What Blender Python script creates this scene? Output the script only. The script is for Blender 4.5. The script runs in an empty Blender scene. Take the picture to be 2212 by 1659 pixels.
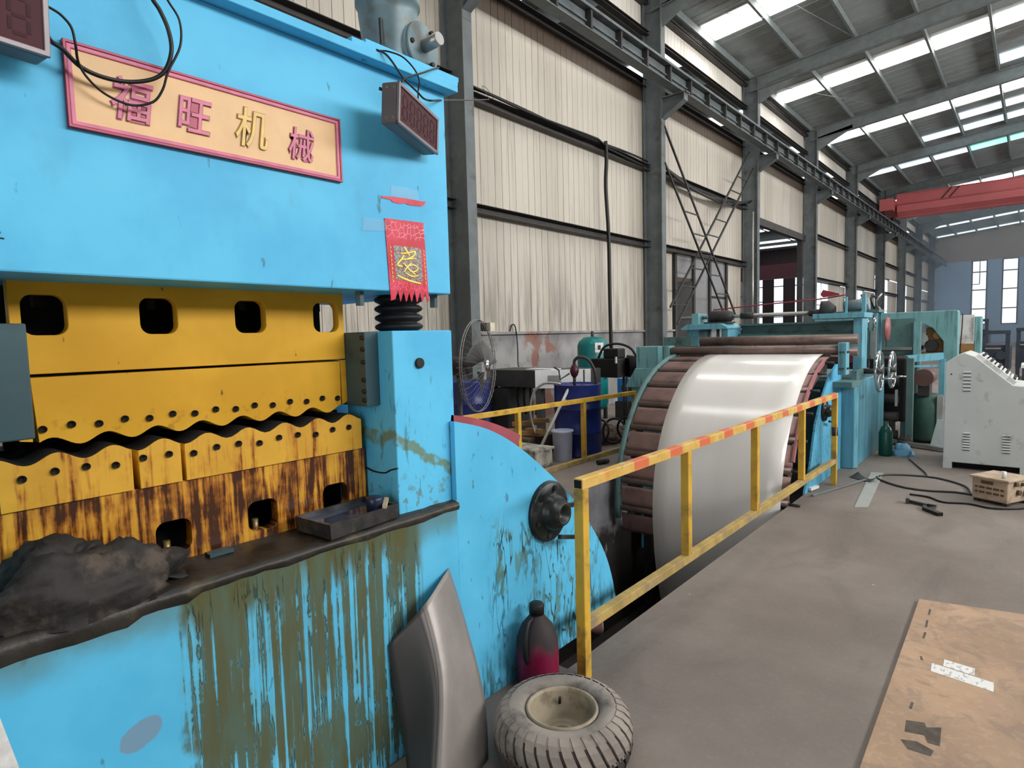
import bpy, bmesh, math, random
from mathutils import Vector, Matrix
PI = math.pi
SC = bpy.context.scene
COL = SC.collection
rnd = random.Random(11)

# ------------------------------------------------------------------ camera
cam_d = bpy.data.cameras.new('camera'); cam_d.sensor_width = 36.0; cam_d.lens = 1320 / 2212 * 36
cam_d.clip_start = 0.05; cam_d.clip_end = 400
cam = bpy.data.objects.new('camera', cam_d); COL.objects.link(cam)
_r = Vector((0.76089, 0.64832, -0.02625)); _u = Vector((-0.02885, 0.07426, 0.99682)); _b = Vector((0.64821, -0.75773, 0.07521))
_r.normalize(); _u = (_u - _r * _u.dot(_r)).normalized(); _b = _r.cross(_u)
cam.matrix_world = Matrix(((_r.x, _u.x, _b.x, 0), (_r.y, _u.y, _b.y, 0), (_r.z, _u.z, _b.z, 1.65), (0, 0, 0, 1)))
SC.camera = cam

# ------------------------------------------------------------------ daylight and exposure
W = bpy.data.worlds.new('overcast_sky'); SC.world = W; W.use_nodes = True
W.node_tree.nodes['Background'].inputs[0].default_value = (0.92, 0.96, 1.0, 1)
W.node_tree.nodes['Background'].inputs[1].default_value = 0.4
def area_light(name, loc, size, size_y, power, direction, col=(1, 1, 1)):
    d = bpy.data.lights.new(name, 'AREA'); d.shape = 'RECTANGLE'; d.size = size; d.size_y = size_y; d.energy = power; d.color = col
    o = bpy.data.objects.new(name, d); COL.objects.link(o); o.location = loc
    o.rotation_euler = Vector(direction).to_track_quat('-Z', 'Y').to_euler()
    return o
# daylight through the high window band of the right-hand side wall, and an added fill lamp behind the viewer
area_light('daylight_right_windows', (11.9, 13.0, 7.4), 26.0, 3.0, 2500, (-1, 0, 0), (1.0, 0.985, 0.965))
area_light('rear_fill_light', (3.0, -8.9, 2.8), 9.0, 4.8, 200, (0, 1, 0), (1.0, 0.98, 0.95))
area_light('daylight_far_windows', (11.9, 50.0, 7.4), 34.0, 3.0, 1300, (-1, 0, 0), (0.92, 0.96, 1.0))
SKYLIGHT = 6.5
vs = SC.view_settings
vs.view_transform = 'Standard'; vs.look = 'None'; vs.gamma = 1.0; vs.exposure = 0.58; vs.use_curve_mapping = False

# ------------------------------------------------------------------ materials
def lin(c):
    return tuple(((x / 255) / 12.92 if x / 255 <= 0.04045 else (((x / 255) + 0.055) / 1.055) ** 2.4) for x in c)
class NT:
    def __init__(s, name):
        s.m = bpy.data.materials.new(name); s.m.use_nodes = True
        s.t = s.m.node_tree; s.b = s.t.nodes['Principled BSDF']; s._pos = None; s._obj = None
    def node(s, typ, **kw):
        n = s.t.nodes.new(typ)
        for k, v in kw.items(): setattr(n, k, v)
        return n
    def put(s, sock, v):
        if hasattr(v, 'is_output'): s.t.links.new(v, sock)
        elif isinstance(v, (tuple, list)):
            sock.default_value = tuple(v) + ((1,) if len(sock.default_value) == 4 and len(v) == 3 else ())
        else: sock.default_value = v
    def pos(s):
        if s._pos is None: s._pos = s.node('ShaderNodeNewGeometry').outputs['Position']
        return s._pos
    def obj(s):
        if s._obj is None: s._obj = s.node('ShaderNodeTexCoord').outputs['Object']
        return s._obj
    def sep(s, v):
        n = s.node('ShaderNodeSeparateXYZ'); s.put(n.inputs[0], v); return n.outputs
    def scale(s, v, sc, loc=(0, 0, 0)):
        n = s.node('ShaderNodeMapping'); s.put(n.inputs[0], v); n.inputs['Scale'].default_value = sc; n.inputs['Location'].default_value = loc
        return n.outputs[0]
    def noise(s, v, scale, detail=4, rough=0.55, dist=0.0):
        n = s.node('ShaderNodeTexNoise'); s.put(n.inputs['Vector'], v); n.inputs['Scale'].default_value = scale
        n.inputs['Detail'].default_value = detail; n.inputs['Roughness'].default_value = rough; n.inputs['Distortion'].default_value = dist
        return n.outputs[0]
    def vor(s, v, scale, feature='F1'):
        n = s.node('ShaderNodeTexVoronoi', feature=feature); s.put(n.inputs['Vector'], v); n.inputs['Scale'].default_value = scale
        return n.outputs[0]
    def rng(s, v, a, b, lo=0.0, hi=1.0, smooth=True):
        n = s.node('ShaderNodeMapRange'); n.interpolation_type = 'SMOOTHSTEP' if smooth else 'LINEAR'
        s.put(n.inputs[0], v); n.inputs[1].default_value = a; n.inputs[2].default_value = b; n.inputs[3].default_value = lo; n.inputs[4].default_value = hi
        return n.outputs[0]
    def math(s, op, a, b=0.0):
        n = s.node('ShaderNodeMath', operation=op); s.put(n.inputs[0], a); s.put(n.inputs[1], b); return n.outputs[0]
    def mul(s, *a):
        r = a[0]
        for x in a[1:]: r = s.math('MULTIPLY', r, x)
        return r
    def mx(s, *a):
        r = a[0]
        for x in a[1:]: r = s.math('MAXIMUM', r, x)
        return r
    def mix(s, f, a, b):
        n = s.node('ShaderNodeMix', data_type='RGBA'); s.put(n.inputs[0], f); s.put(n.inputs[6], a); s.put(n.inputs[7], b); return n.outputs[2]
    def bump(s, h, strength=0.2, dist=0.01):
        n = s.node('ShaderNodeBump'); n.inputs['Strength'].default_value = strength; n.inputs['Distance'].default_value = dist
        s.put(n.inputs['Height'], h); s.t.links.new(n.outputs[0], s.b.inputs['Normal'])
    def done(s, col, rough=0.5, metal=0.0, spec=0.5, coat=0.0):
        s.put(s.b.inputs['Base Color'], col); s.put(s.b.inputs['Roughness'], rough); s.put(s.b.inputs['Metallic'], metal)
        s.b.inputs['Specular IOR Level'].default_value = spec; s.b.inputs['Coat Weight'].default_value = coat
        return s.m
def paint(name, rgb, rough=0.5, metal=0.0, var=0.12, vs=5.0, dirt=None, dirt_amt=0.35, dscale=3.0, bump=0.0, bscale=60, streak=False, spec=0.4):
    """plain surface with mottled tone, optional dirt patches or runs, optional fine relief"""
    n = NT(name); c = lin(rgb); p = n.pos()
    f = n.noise(p, vs, 5)
    lo = tuple(x * (1 - var) for x in c); hi = tuple(min(1, x * (1 + var)) for x in c)
    col = n.mix(n.rng(f, 0.3, 0.7), lo, hi)
    if dirt:
        q = n.scale(p, (6, 6, 0.6)) if streak else p
        d = n.rng(n.noise(q, dscale, 7, 0.65), 0.62 - dirt_amt * 0.3, 0.78 - dirt_amt * 0.2)
        col = n.mix(n.math('MULTIPLY', d, 0.85), col, lin(dirt))
    if bump: n.bump(n.noise(p, bscale, 3), bump, 0.004)
    return n.done(col, rough, metal, spec)
def emit(name, rgb, strength):
    n = NT(name); n.b.inputs['Emission Color'].default_value = lin(rgb) + (1,); n.b.inputs['Emission Strength'].default_value = strength
    return n.done((0.8, 0.8, 0.8), 0.4)

# ------------------------------------------------------------------ mesh building
WL = {}          # world location of every object made here
class MB:
    def __init__(s): s.v = []; s.f = []; s.s = []
    def add(s, vs, fs, smooth=False):
        k = len(s.v); s.v += [Vector(v) for v in vs]
        s.f += [tuple(i + k for i in f) for f in fs]; s.s += [smooth] * len(fs)
        return s
    def box(s, x0, x1, y0, y1, z0, z1):
        return s.add([(x0, y0, z0), (x1, y0, z0), (x1, y1, z0), (x0, y1, z0), (x0, y0, z1), (x1, y0, z1), (x1, y1, z1), (x0, y1, z1)],
                     [(0, 3, 2, 1), (4, 5, 6, 7), (0, 1, 5, 4), (1, 2, 6, 5), (2, 3, 7, 6), (3, 0, 4, 7)])
    def obox(s, c, d, M=None):
        k = len(s.v); s.box(-d[0] / 2, d[0] / 2, -d[1] / 2, d[1] / 2, -d[2] / 2, d[2] / 2)
        M = M or Matrix.Identity(3)
        for i in range(k, len(s.v)): s.v[i] = Vector(c) + M @ s.v[i]
        return s
    def bar(s, p0, p1, w, h, up=(0, 0, 1)):
        p0 = Vector(p0); p1 = Vector(p1); a = (p1 - p0); L = a.length; a.normalize()
        up = Vector(up)
        if abs(a.dot(up)) > 0.99: up = Vector((1, 0, 0))
        b = up.cross(a).normalized(); c = a.cross(b)
        M = Matrix((a, b, c)).transposed()
        return s.obox((p0 + p1) / 2, (L, w, h), M)
    def frame(s, a):
        a = Vector(a).normalized(); t = Vector((0, 0, 1)) if abs(a.z) < 0.9 else Vector((1, 0, 0))
        b = t.cross(a).normalized(); return a, b, a.cross(b)
    def cyl(s, p0, p1, r0, r1=None, n=16, caps=True, smooth=True):
        r1 = r0 if r1 is None else r1; p0 = Vector(p0); p1 = Vector(p1); a, b, c = s.frame(p1 - p0)
        vs = []
        for p, r in ((p0, r0), (p1, r1)):
            for i in range(n):
                t = 2 * PI * i / n; vs.append(p + b * (r * math.cos(t)) + c * (r * math.sin(t)))
        s.add(vs, [(i, (i + 1) % n, n + (i + 1) % n, n + i) for i in range(n)], smooth)
        if caps:
            k = len(s.v) - 2 * n
            s.f += [tuple(k + i for i in reversed(range(n))), tuple(k + n + i for i in range(n))]; s.s += [False, False]
        return s
    def lathe(s, prof, c, axis=(0, 0, 1), n=24, smooth=True, close=False, cap=True):
        a, b, d = s.frame(axis); c = Vector(c); vs = []
        for r, h in prof:
            for i in range(n):
                t = 2 * PI * i / n; vs.append(c + a * h + b * (r * math.cos(t)) + d * (r * math.sin(t)))
        m = len(prof); fs = []
        for j in range(m if close else m - 1):
            j2 = (j + 1) % m
            fs += [(j * n + i, j * n + (i + 1) % n, j2 * n + (i + 1) % n, j2 * n + i) for i in range(n)]
        s.add(vs, fs, smooth)
        if not close and cap:
            k = len(s.v) - m * n
            if prof[0][0] > 1e-4: s.f.append(tuple(k + i for i in reversed(range(n)))); s.s.append(False)
            if prof[-1][0] > 1e-4: s.f.append(tuple(k + (m - 1) * n + i for i in range(n))); s.s.append(False)
        return s
    def tube(s, pts, r, n=8, sub=0, closed=False):
        pts = [Vector(p) for p in pts]
        if sub: pts = spline(pts, sub, closed)
        vs = []; m = len(pts); prev = None
        for i, p in enumerate(pts):
            t = (pts[(i + 1) % m] - pts[i - 1]) if closed else (pts[min(i + 1, m - 1)] - pts[max(i - 1, 0)])
            t.normalize()
            if prev is None: _, b, c = s.frame(t)
            else:
                b = (prev - t * prev.dot(t))
                b = b.normalized() if b.length > 1e-6 else s.frame(t)[1]
                c = t.cross(b)
            prev = b
            rr = r[i] if isinstance(r, (list, tuple)) else r
            for k in range(n):
                u = 2 * PI * k / n; vs.append(p + b * (rr * math.cos(u)) + c * (rr * math.sin(u)))
        fs = []
        for j in range(m if closed else m - 1):
            j2 = (j + 1) % m
            fs += [(j * n + i, j * n + (i + 1) % n, j2 * n + (i + 1) % n, j2 * n + i) for i in range(n)]
        s.add(vs, fs, True)
        if not closed:
            k = len(s.v) - m * n
            s.f += [tuple(k + i for i in reversed(range(n))), tuple(k + (m - 1) * n + i for i in range(n))]; s.s += [False, False]
        return s
    def prism(s, poly, axis, a0, a1):
        """poly: 2-D outline; axis 'x': (y,z), 'y': (x,z), 'z': (x,y)"""
        def P(u, v, w): return {'x': (w, u, v), 'y': (u, w, v), 'z': (u, v, w)}[axis]
        n = len(poly); vs = [P(u, v, a0) for u, v in poly] + [P(u, v, a1) for u, v in poly]
        return s.add(vs, [tuple(reversed(range(n))), tuple(range(n, 2 * n))] + [(i, (i + 1) % n, n + (i + 1) % n, n + i) for i in range(n)])
    def grid(s, rows, thick=0.0, smooth=True):
        """rows of points; a sheet with optional thickness"""
        h = len(rows); w = len(rows[0]); rows = [[Vector(p) for p in r] for r in rows]
        vs = [p for r in rows for p in r]
        F = [(j * w + i, j * w + i + 1, (j + 1) * w + i + 1, (j + 1) * w + i) for j in range(h - 1) for i in range(w - 1)]
        if not thick: return s.add(vs, F, smooth)
        N = []
        for j in range(h):
            for i in range(w):
                a = rows[j][min(i + 1, w - 1)] - rows[j][max(i - 1, 0)]; b = rows[min(j + 1, h - 1)][i] - rows[max(j - 1, 0)][i]
                N.append(a.cross(b).normalized())
        k = h * w; vs2 = [p - q * thick for p, q in zip(vs, N)]
        E = [j * w for j in range(h)] + [(h - 1) * w + i for i in range(1, w)] + [j * w + w - 1 for j in range(h - 2, -1, -1)] + [i for i in range(w - 2, 0, -1)]
        fs = F + [tuple(k + i for i in reversed(f)) for f in F] + [(E[i], E[(i + 1) % len(E)], k + E[(i + 1) % len(E)], k + E[i]) for i in range(len(E))]
        return s.add(vs + vs2, fs, smooth)
    def mesh(s, name, mat, o):
        me = bpy.data.meshes.new(name); me.from_pydata([tuple(v - o) for v in s.v], [], s.f)
        me.polygons.foreach_set('use_smooth', s.s); me.materials.append(mat)
        bm = bmesh.new(); bm.from_mesh(me); bmesh.ops.recalc_face_normals(bm, faces=bm.faces); bm.to_mesh(me); bm.free()
        me.update(); return me
    def build(s, name, mat, parent=None, bevel=0.0, label=None, kind=None):
        lo = Vector([min(v[i] for v in s.v) for i in range(3)]); hi = Vector([max(v[i] for v in s.v) for i in range(3)])
        c = (lo + hi) / 2
        if parent is None: c.z = lo.z
        return place(s.mesh(name, mat, c), name, c, parent, bevel, label, kind)
def place(me, name, c, parent=None, bevel=0.0, label=None, kind=None):
    o = bpy.data.objects.new(name, me); COL.objects.link(o)
    WL[o.name] = Vector(c)
    if parent is not None: o.parent = parent; o.location = Vector(c) - WL[parent.name]
    else: o.location = c
    if bevel:
        b = o.modifiers.new('bevel', 'BEVEL'); b.width = bevel; b.segments = 2; b.limit_method = 'ANGLE'; b.angle_limit = 0.7
    if label: o['label'] = label
    if kind: o['kind'] = kind
    return o
def spline(P, sub, closed=False):
    out = []; n = len(P)
    for i in range(n if closed else n - 1):
        g = (lambda k: P[k % n]) if closed else (lambda k: P[max(0, min(n - 1, k))])
        p0, p1, p2, p3 = g(i - 1), g(i), g(i + 1), g(i + 2)
        for j in range(sub):
            t = j / sub
            out.append(0.5 * ((2 * p1) + (p2 - p0) * t + (2 * p0 - 5 * p1 + 4 * p2 - p3) * t * t + (3 * p1 - p0 - 3 * p2 + p3) * t ** 3))
    if not closed: out.append(P[-1].copy())
    return out
def thing(name, label, cat, loc, group=None):
    o = bpy.data.objects.new(name, None); COL.objects.link(o); o.empty_display_size = 0.1
    o.location = loc; WL[o.name] = Vector(loc); tag(o, label, cat, group); return o
def tag(o, label, cat, group=None):
    o['label'] = label; o['category'] = cat
    if group: o['group'] = group
    return o
def setting(name, loc=(0, 0, 0)):
    o = bpy.data.objects.new(name, None); COL.objects.link(o); o.location = loc; WL[o.name] = Vector(loc); o['kind'] = 'structure'; return o
def copy_mesh(src, name, c, parent):
    """another object on the same mesh data"""
    return place(src.data, name, c, parent)
def dup(root, d, label=None, group=None):
    """a copy of a thing with copies of its parts and their sub-parts, moved by d"""
    def rec(o, par):
        c = o.copy(); COL.objects.link(c); WL[c.name] = WL[o.name] + Vector(d)
        if par is not None: c.parent = par
        for ch in [x for x in COL.objects if x.parent == o]: rec(ch, c)
        return c
    r = rec(root, None); r.location = root.location + Vector(d)
    if label: r['label'] = label
    if group: r['group'] = group
    return r
def from_curve(cu, M):
    """filled 2-D curve or text -> mesh, moved by matrix M"""
    o = bpy.data.objects.new('tmp', cu); COL.objects.link(o)
    dg = bpy.context.evaluated_depsgraph_get(); me = bpy.data.meshes.new_from_object(o.evaluated_get(dg))
    bpy.data.objects.remove(o); me.transform(M); return me
YZ = Matrix(((0, 0, 1, 0), (1, 0, 0, 0), (0, 1, 0, 0), (0, 0, 0, 1)))      # sheet drawn in (y, z), thickness along x
XZ = Matrix(((1, 0, 0, 0), (0, 0, -1, 0), (0, 1, 0, 0), (0, 0, 0, 1)))     # sheet drawn in (x, z), facing -y
def plate(loops, depth_lo, depth_hi, M, name, mat, parent=None, bevel=0.0, label=None):
    """flat plate with holes: loops[0] outline, the rest holes"""
    cu = bpy.data.curves.new(name, 'CURVE'); cu.dimensions = '2D'; cu.fill_mode = 'BOTH'; cu.extrude = (depth_hi - depth_lo) / 2; cu.bevel_depth = bevel; cu.bevel_resolution = 1
    if bevel: cu.extrude -= bevel; cu.offset = -bevel
    for L in loops:
        sp = cu.splines.new('POLY'); sp.points.add(len(L) - 1); sp.use_cyclic_u = True
        for p, q in zip(sp.points, L): p.co = (q[0], q[1], 0, 1)
    me = from_curve(cu, M @ Matrix.Translation((0, 0, (depth_lo + depth_hi) / 2)))
    return from_mesh(me, name, mat, parent, label)
def from_mesh(me, name, mat, parent=None, label=None):
    vs = [v.co for v in me.vertices]
    lo = Vector([min(v[i] for v in vs) for i in range(3)]); hi = Vector([max(v[i] for v in vs) for i in range(3)]); c = (lo + hi) / 2
    if parent is None: c.z = lo.z
    me.transform(Matrix.Translation(-c)); me.name = name; me.materials.clear(); me.materials.append(mat)
    return place(me, name, c, parent, 0, label)
def text_mesh(txt, size, depth, bev=0.0, shear=0.0, sx=1.0):
    cu = bpy.data.curves.new('lettering', 'FONT'); cu.body = txt; cu.size = size; cu.extrude = depth; cu.offset = bev
    cu.align_x = 'CENTER'; cu.align_y = 'CENTER'; cu.shear = shear; cu.resolution_u = 4
    return from_curve(cu, Matrix.Diagonal((sx, 1, 1, 1)))
def rrect(y0, y1, z0, z1, r, n=5):
    L = []
    for cx, cz, a0 in ((y1 - r, z1 - r, 0), (y0 + r, z1 - r, 90), (y0 + r, z0 + r, 180), (y1 - r, z0 + r, 270)):
        for i in range(n + 1):
            a = math.radians(a0 + 90 * i / n); L.append((cx + r * math.cos(a), cz + r * math.sin(a)))
    return L
# ------------------------------------------------------------------ shared materials
m_steel = paint('grey_steel_paint', (95, 102, 104), 0.55, 0, 0.15, 3, (70, 62, 55), 0.3, 2.0)
m_dark = paint('dark_steel', (52, 52, 52), 0.6, 0, 0.2, 4, (40, 34, 30), 0.3)
m_black = paint('black_rubber', (18, 18, 19), 0.55, 0, 0.25, 8)
m_cable = paint('black_cable', (14, 14, 15), 0.45)
m_yellow = paint('yellow_rail_paint', (206, 164, 58), 0.5, 0, 0.12, 6, (120, 96, 60), 0.45, 5.0)
m_teal = paint('teal_machine_paint', (116, 166, 170), 0.45, 0, 0.1, 3, (70, 104, 104), 0.4, 3.0, streak=True)
m_dteal = paint('dark_teal_paint', (86, 120, 120), 0.5, 0, 0.15, 3, (50, 60, 56), 0.4)
m_bluel = paint('light_blue_machine_paint', (104, 170, 190), 0.42, 0, 0.08, 3, (70, 108, 112), 0.45, 3.0, streak=True)
m_rust = paint('brown_red_plate', (148, 118, 114), 0.6, 0, 0.12, 5, (92, 76, 72), 0.3)
m_roller = paint('dusty_roller', (116, 98, 92), 0.42, 0.3, 0.2, 6, (60, 50, 46), 0.4)
m_chrome = paint('bright_steel', (200, 200, 200), 0.18, 1.0, 0.05)
m_silver = paint('dull_steel', (165, 165, 163), 0.35, 0.7, 0.1)
m_white = paint('white_plastic', (225, 226, 226), 0.4, 0, 0.05, 5, (150, 145, 135), 0.3)
m_navy = paint('navy_drum', (28, 42, 110), 0.32, 0, 0.15, 4, (30, 30, 50), 0.35)
m_green = paint('green_tank', (0, 112, 112), 0.35, 0, 0.12, 3, (60, 70, 60), 0.25)
m_rag = paint('oily_cloth', (36, 33, 31), 0.7, 0, 0.5, 14, (84, 72, 62), 0.42, 9, bump=0.9, bscale=30)
m_redcrane = paint('red_crane_paint', (190, 96, 98), 0.55, 0, 0.06, 1.0)
m_brownpl = paint('brown_wood', (150, 112, 70), 0.7, 0, 0.2, 6)

# ------------------------------------------------------------------ floor, with the feeding pit cut out of it
def floor_material():
    n = NT('dusty_concrete'); p = n.pos()
    c = n.mix(n.rng(n.noise(p, 0.6, 6, 0.6), 0.35, 0.65), lin((116, 107, 101)), lin((136, 127, 120)))
    c = n.mix(n.mul(n.rng(n.noise(n.scale(p, (1.2, 0.5, 1)), 1.3, 6, 0.65, 0.8), 0.5, 0.7), 0.6), c, lin((104, 96, 91)))
    c = n.mix(n.mul(n.rng(n.noise(p, 7, 6, 0.7), 0.6, 0.75), 0.35), c, lin((96, 88, 82)))
    c = n.mix(n.mul(n.rng(n.noise(p, 42, 4, 0.7), 0.5, 0.8), 0.3), c, lin((156, 147, 139)))
    c = n.mix(n.rng(n.vor(p, 2.1), 0.012, 0.02, 0.8, 0.0), c, lin((190, 184, 178)))
    n.bump(n.noise(p, 60, 6, 0.7), 0.15, 0.004)
    return n.done(c, 0.78, 0, 0.25)
m_floor = floor_material()
PX0, PX1, PY0, PY1, PZ = -3.66, -1.72, 1.75, 7.7, -1.75
fl = MB()
X0, X1, Y0, Y1 = -30.0, 14.0, -9.0, 76.0
for a, b, c, d in ((X0, PX0, Y0, Y1), (PX1, X1, Y0, Y1), (PX0, PX1, Y0, PY0), (PX0, PX1, PY1, Y1)):
    fl.box(a, b, c, d, -0.2, 0.0)
fl.box(-1.868, PX1, PY0, 2.38, -0.2, 0.0)
floor = fl.build('floor', m_floor, kind='structure')
def pit_material():
    n = NT('pit_concrete'); p = n.pos(); y = n.sep(p)
    c = n.mix(n.rng(n.noise(p, 2.5, 6, 0.6), 0.35, 0.65), lin((118, 117, 122)), lin((146, 145, 150)))
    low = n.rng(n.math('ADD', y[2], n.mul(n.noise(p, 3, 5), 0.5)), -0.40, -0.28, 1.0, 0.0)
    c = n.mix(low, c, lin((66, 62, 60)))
    pale = n.mul(n.rng(n.noise(n.scale(p, (3, 3, 1.2)), 2.2, 5, 0.6), 0.6, 0.66), n.rng(y[2], -1.0, -0.6), n.rng(y[2], -0.3, -0.45))
    c = n.mix(n.mul(pale, 0.9), c, lin((190, 186, 184)))
    return n.done(c, 0.75, 0, 0.3)
m_pit = pit_material()
pit = MB()
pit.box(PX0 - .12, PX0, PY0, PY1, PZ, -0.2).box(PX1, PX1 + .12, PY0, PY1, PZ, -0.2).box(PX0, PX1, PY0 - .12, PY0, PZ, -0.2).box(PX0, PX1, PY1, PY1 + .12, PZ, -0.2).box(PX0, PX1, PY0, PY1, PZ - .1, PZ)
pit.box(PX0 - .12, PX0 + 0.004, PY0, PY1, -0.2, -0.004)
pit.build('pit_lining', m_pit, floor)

# ------------------------------------------------------------------ left wall of ribbed cladding between steel columns
XW = -7.75
YC = [7.52, 14.49, 21.46, 28.72, 36.45, 44.4, 52.4, 60.7, 69.2]
def clad_material(name, base, grime):
    n = NT(name); p = n.pos(); o = n.sep(p)
    pan = n.noise(n.scale(p, (0.2, 1.05, 0.02)), 1.0, 0)
    c = n.mix(n.rng(pan, 0.4, 0.6), lin(base), lin(tuple(min(255, x + 12) for x in base)))
    st = n.rng(n.noise(n.scale(p, (4, 7, 0.35)), 1.6, 6, 0.65), 0.5, 0.78)
    c = n.mix(n.mul(st, grime), c, lin((128, 116, 104)))
    low = n.mul(n.rng(n.noise(n.scale(p, (3, 5, 0.5)), 1.2, 5, 0.6), 0.42, 0.62), n.rng(o[2], 3.9, 1.9))
    c = n.mix(n.mul(low, 0.55), c, lin((112, 106, 100)))
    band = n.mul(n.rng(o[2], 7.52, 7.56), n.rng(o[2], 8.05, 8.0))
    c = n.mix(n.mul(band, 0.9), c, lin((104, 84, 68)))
    return n.done(c, 0.5, 0, 0.35)
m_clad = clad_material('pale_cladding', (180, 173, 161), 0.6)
m_clad2 = clad_material('pale_cladding_upper', (214, 208, 198), 0.3)
m_girt = paint('dark_girt', (58, 56, 54), 0.6, 0, 0.2, 3)
def plaster():
    n = NT('grey_plaster'); p = n.pos(); o = n.sep(p)
    c = n.mix(n.rng(n.noise(p, 1.2, 6), 0.35, 0.65), lin((128, 127, 127)), lin((158, 157, 156)))
    brick = n.mul(n.rng(n.noise(p, 1.6, 4), 0.5, 0.56), n.rng(o[1], 9.2, 9.7), n.rng(o[1], 11.0, 10.4))
    c = n.mix(n.mul(brick, 0.8), c, lin((140, 92, 78)))
    c = n.mix(n.mul(n.rng(n.noise(p, 4, 6), 0.55, 0.72), 0.5), c, lin((90, 84, 80)))
    return n.done(c, 0.85, 0, 0.2)
m_plaster = plaster()
wall = setting('wall_left', (XW, 35, 0))
def panel_mesh(w, h, name, mat):
    k = 5; q = w / k; pts = []
    for i in range(k):
        a = -w / 2 + i * q
        pts += [(0.0, a - (0.004 if i == 0 else 0)), (0.0, a + q - 0.014), (-0.022, a + q - 0.006)]
    pts.append((0.0, w / 2 + 0.004))
    b = MB(); rows = [[(x, y, z) for x, y in pts] for z in (-h / 2, h / 2)]
    b.grid(rows, smooth=False)
    return b.mesh(name, mat, Vector((0, 0, 0)))
pm_cache = {}
def panels(y0, y1, z0, z1, cnt, mat, nm='cladding_panel'):
    w = (y1 - y0) / cnt
    key = (round(w, 2), round(z1 - z0, 2), mat.name)
    if key not in pm_cache: pm_cache[key] = panel_mesh(w, z1 - z0, nm, mat)
    for i in range(cnt):
        place(pm_cache[key], nm, (XW + rnd.uniform(-.003, .003), y0 + w * (i + .5), (z0 + z1) / 2), wall)
def backing(y0, y1, z0, z1): MB().box(XW - .07, XW - .05, y0, y1, z0, z1).build('cladding_back', m_clad2, wall)
def girt(y0, y1, z, h=0.16, x=XW + 0.03, nm='girt'):
    b = MB(); b.prism([(x, z - h / 2), (x + .16, z - h / 2), (x + .16, z - h / 2 + .012), (x + .012, z - h / 2 + .012), (x + .012, z + h / 2 - .012), (x + .16, z + h / 2 - .012), (x + .16, z + h / 2), (x, z + h / 2)], 'y', y0, y1)
    b.build(nm, m_girt, wall)
m_winlight = emit('bright_window_glass', (226, 240, 255), 1.0)
win_no = [0]
def window(y0, y1, z0, z1, nv, nh, frame_mat):
    win_no[0] += 1
    r = setting('window_%d' % win_no[0], (XW, (y0 + y1) / 2, z0))
    b = MB()
    for i in range(nv + 1): yy = y0 + (y1 - y0) * i / nv; b.box(XW - .03, XW + .03, yy - .025, yy + .025, z0, z1)
    for i in range(nh + 1): zz = z0 + (z1 - z0) * i / nh; b.box(XW - .025, XW + .025, y0, y1, zz - .025, zz + .025)
    b.build('window_frame', frame_mat, r)
    for i in range(nv):
        for j in range(nh):
            MB().box(XW - .012, XW - .004, y0 + (y1 - y0) * i / nv + .025, y0 + (y1 - y0) * (i + 1) / nv - .025, z0 + (z1 - z0) * j / nh + .025, z0 + (z1 - z0) * (j + 1) / nh - .025).build('pane', m_winlight, r)
G1, G2, WT, DT = 5.88, 3.96, 7.95, 1.74
bays = list(zip([-1.5] + YC[:-1], YC)) + [(YC[-1], 74.0)]
for i, (a, b) in enumerate(bays):
    a2, b2 = a + .02, b + .02
    cnt = max(4, round((b2 - a2) / 0.95))
    backing(a, b, 9.2, 10.3); backing(a, b, 5.72 if i == 3 else G2 if 1 < i < 6 else DT if i < 2 else 5.0, WT)
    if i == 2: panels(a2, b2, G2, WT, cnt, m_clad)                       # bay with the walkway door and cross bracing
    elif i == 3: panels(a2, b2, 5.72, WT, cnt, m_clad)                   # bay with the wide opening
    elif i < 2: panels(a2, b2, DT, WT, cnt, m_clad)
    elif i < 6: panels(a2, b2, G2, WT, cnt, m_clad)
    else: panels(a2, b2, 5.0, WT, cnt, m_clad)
    panels(a2, b2, 9.22, 10.14, cnt, m_clad2, 'upper_cladding_panel')
    if i != 3: girt(a2, b2, G1 if i else 6.06); girt(a2, b2, G2)
    girt(a2, b2, 9.17, 0.1); girt(a2, b2, 9.9, 0.07)
    girt(a2, b2, WT + .03, 0.18, XW - .06, 'top_girt')
    MB().cyl((XW + .12, a2, 10.2), (XW + .12, b2, 10.2), 0.06, n=10).build('eave_tube', m_steel, wall)
    if i >= 4:
        z1 = G2 - .1 if i < 6 else 4.9
        window(a2 + .3, a2 + (b2 - a2) * .55, DT + .02, z1, 3, 2 if i < 6 else 3, m_silver)
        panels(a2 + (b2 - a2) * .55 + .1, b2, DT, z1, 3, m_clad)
for a, b in ((-1.5, 16.2), (17.35, 21.9), (28.45, 74)):
    MB().box(XW - .2, XW - .02, a, b, 0, DT).build('dado_wall', m_plaster, wall)
    MB().box(XW - .2, XW + .05, a, b, DT - .02, DT + .03).build('dado_sill', m_plaster, wall)
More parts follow.
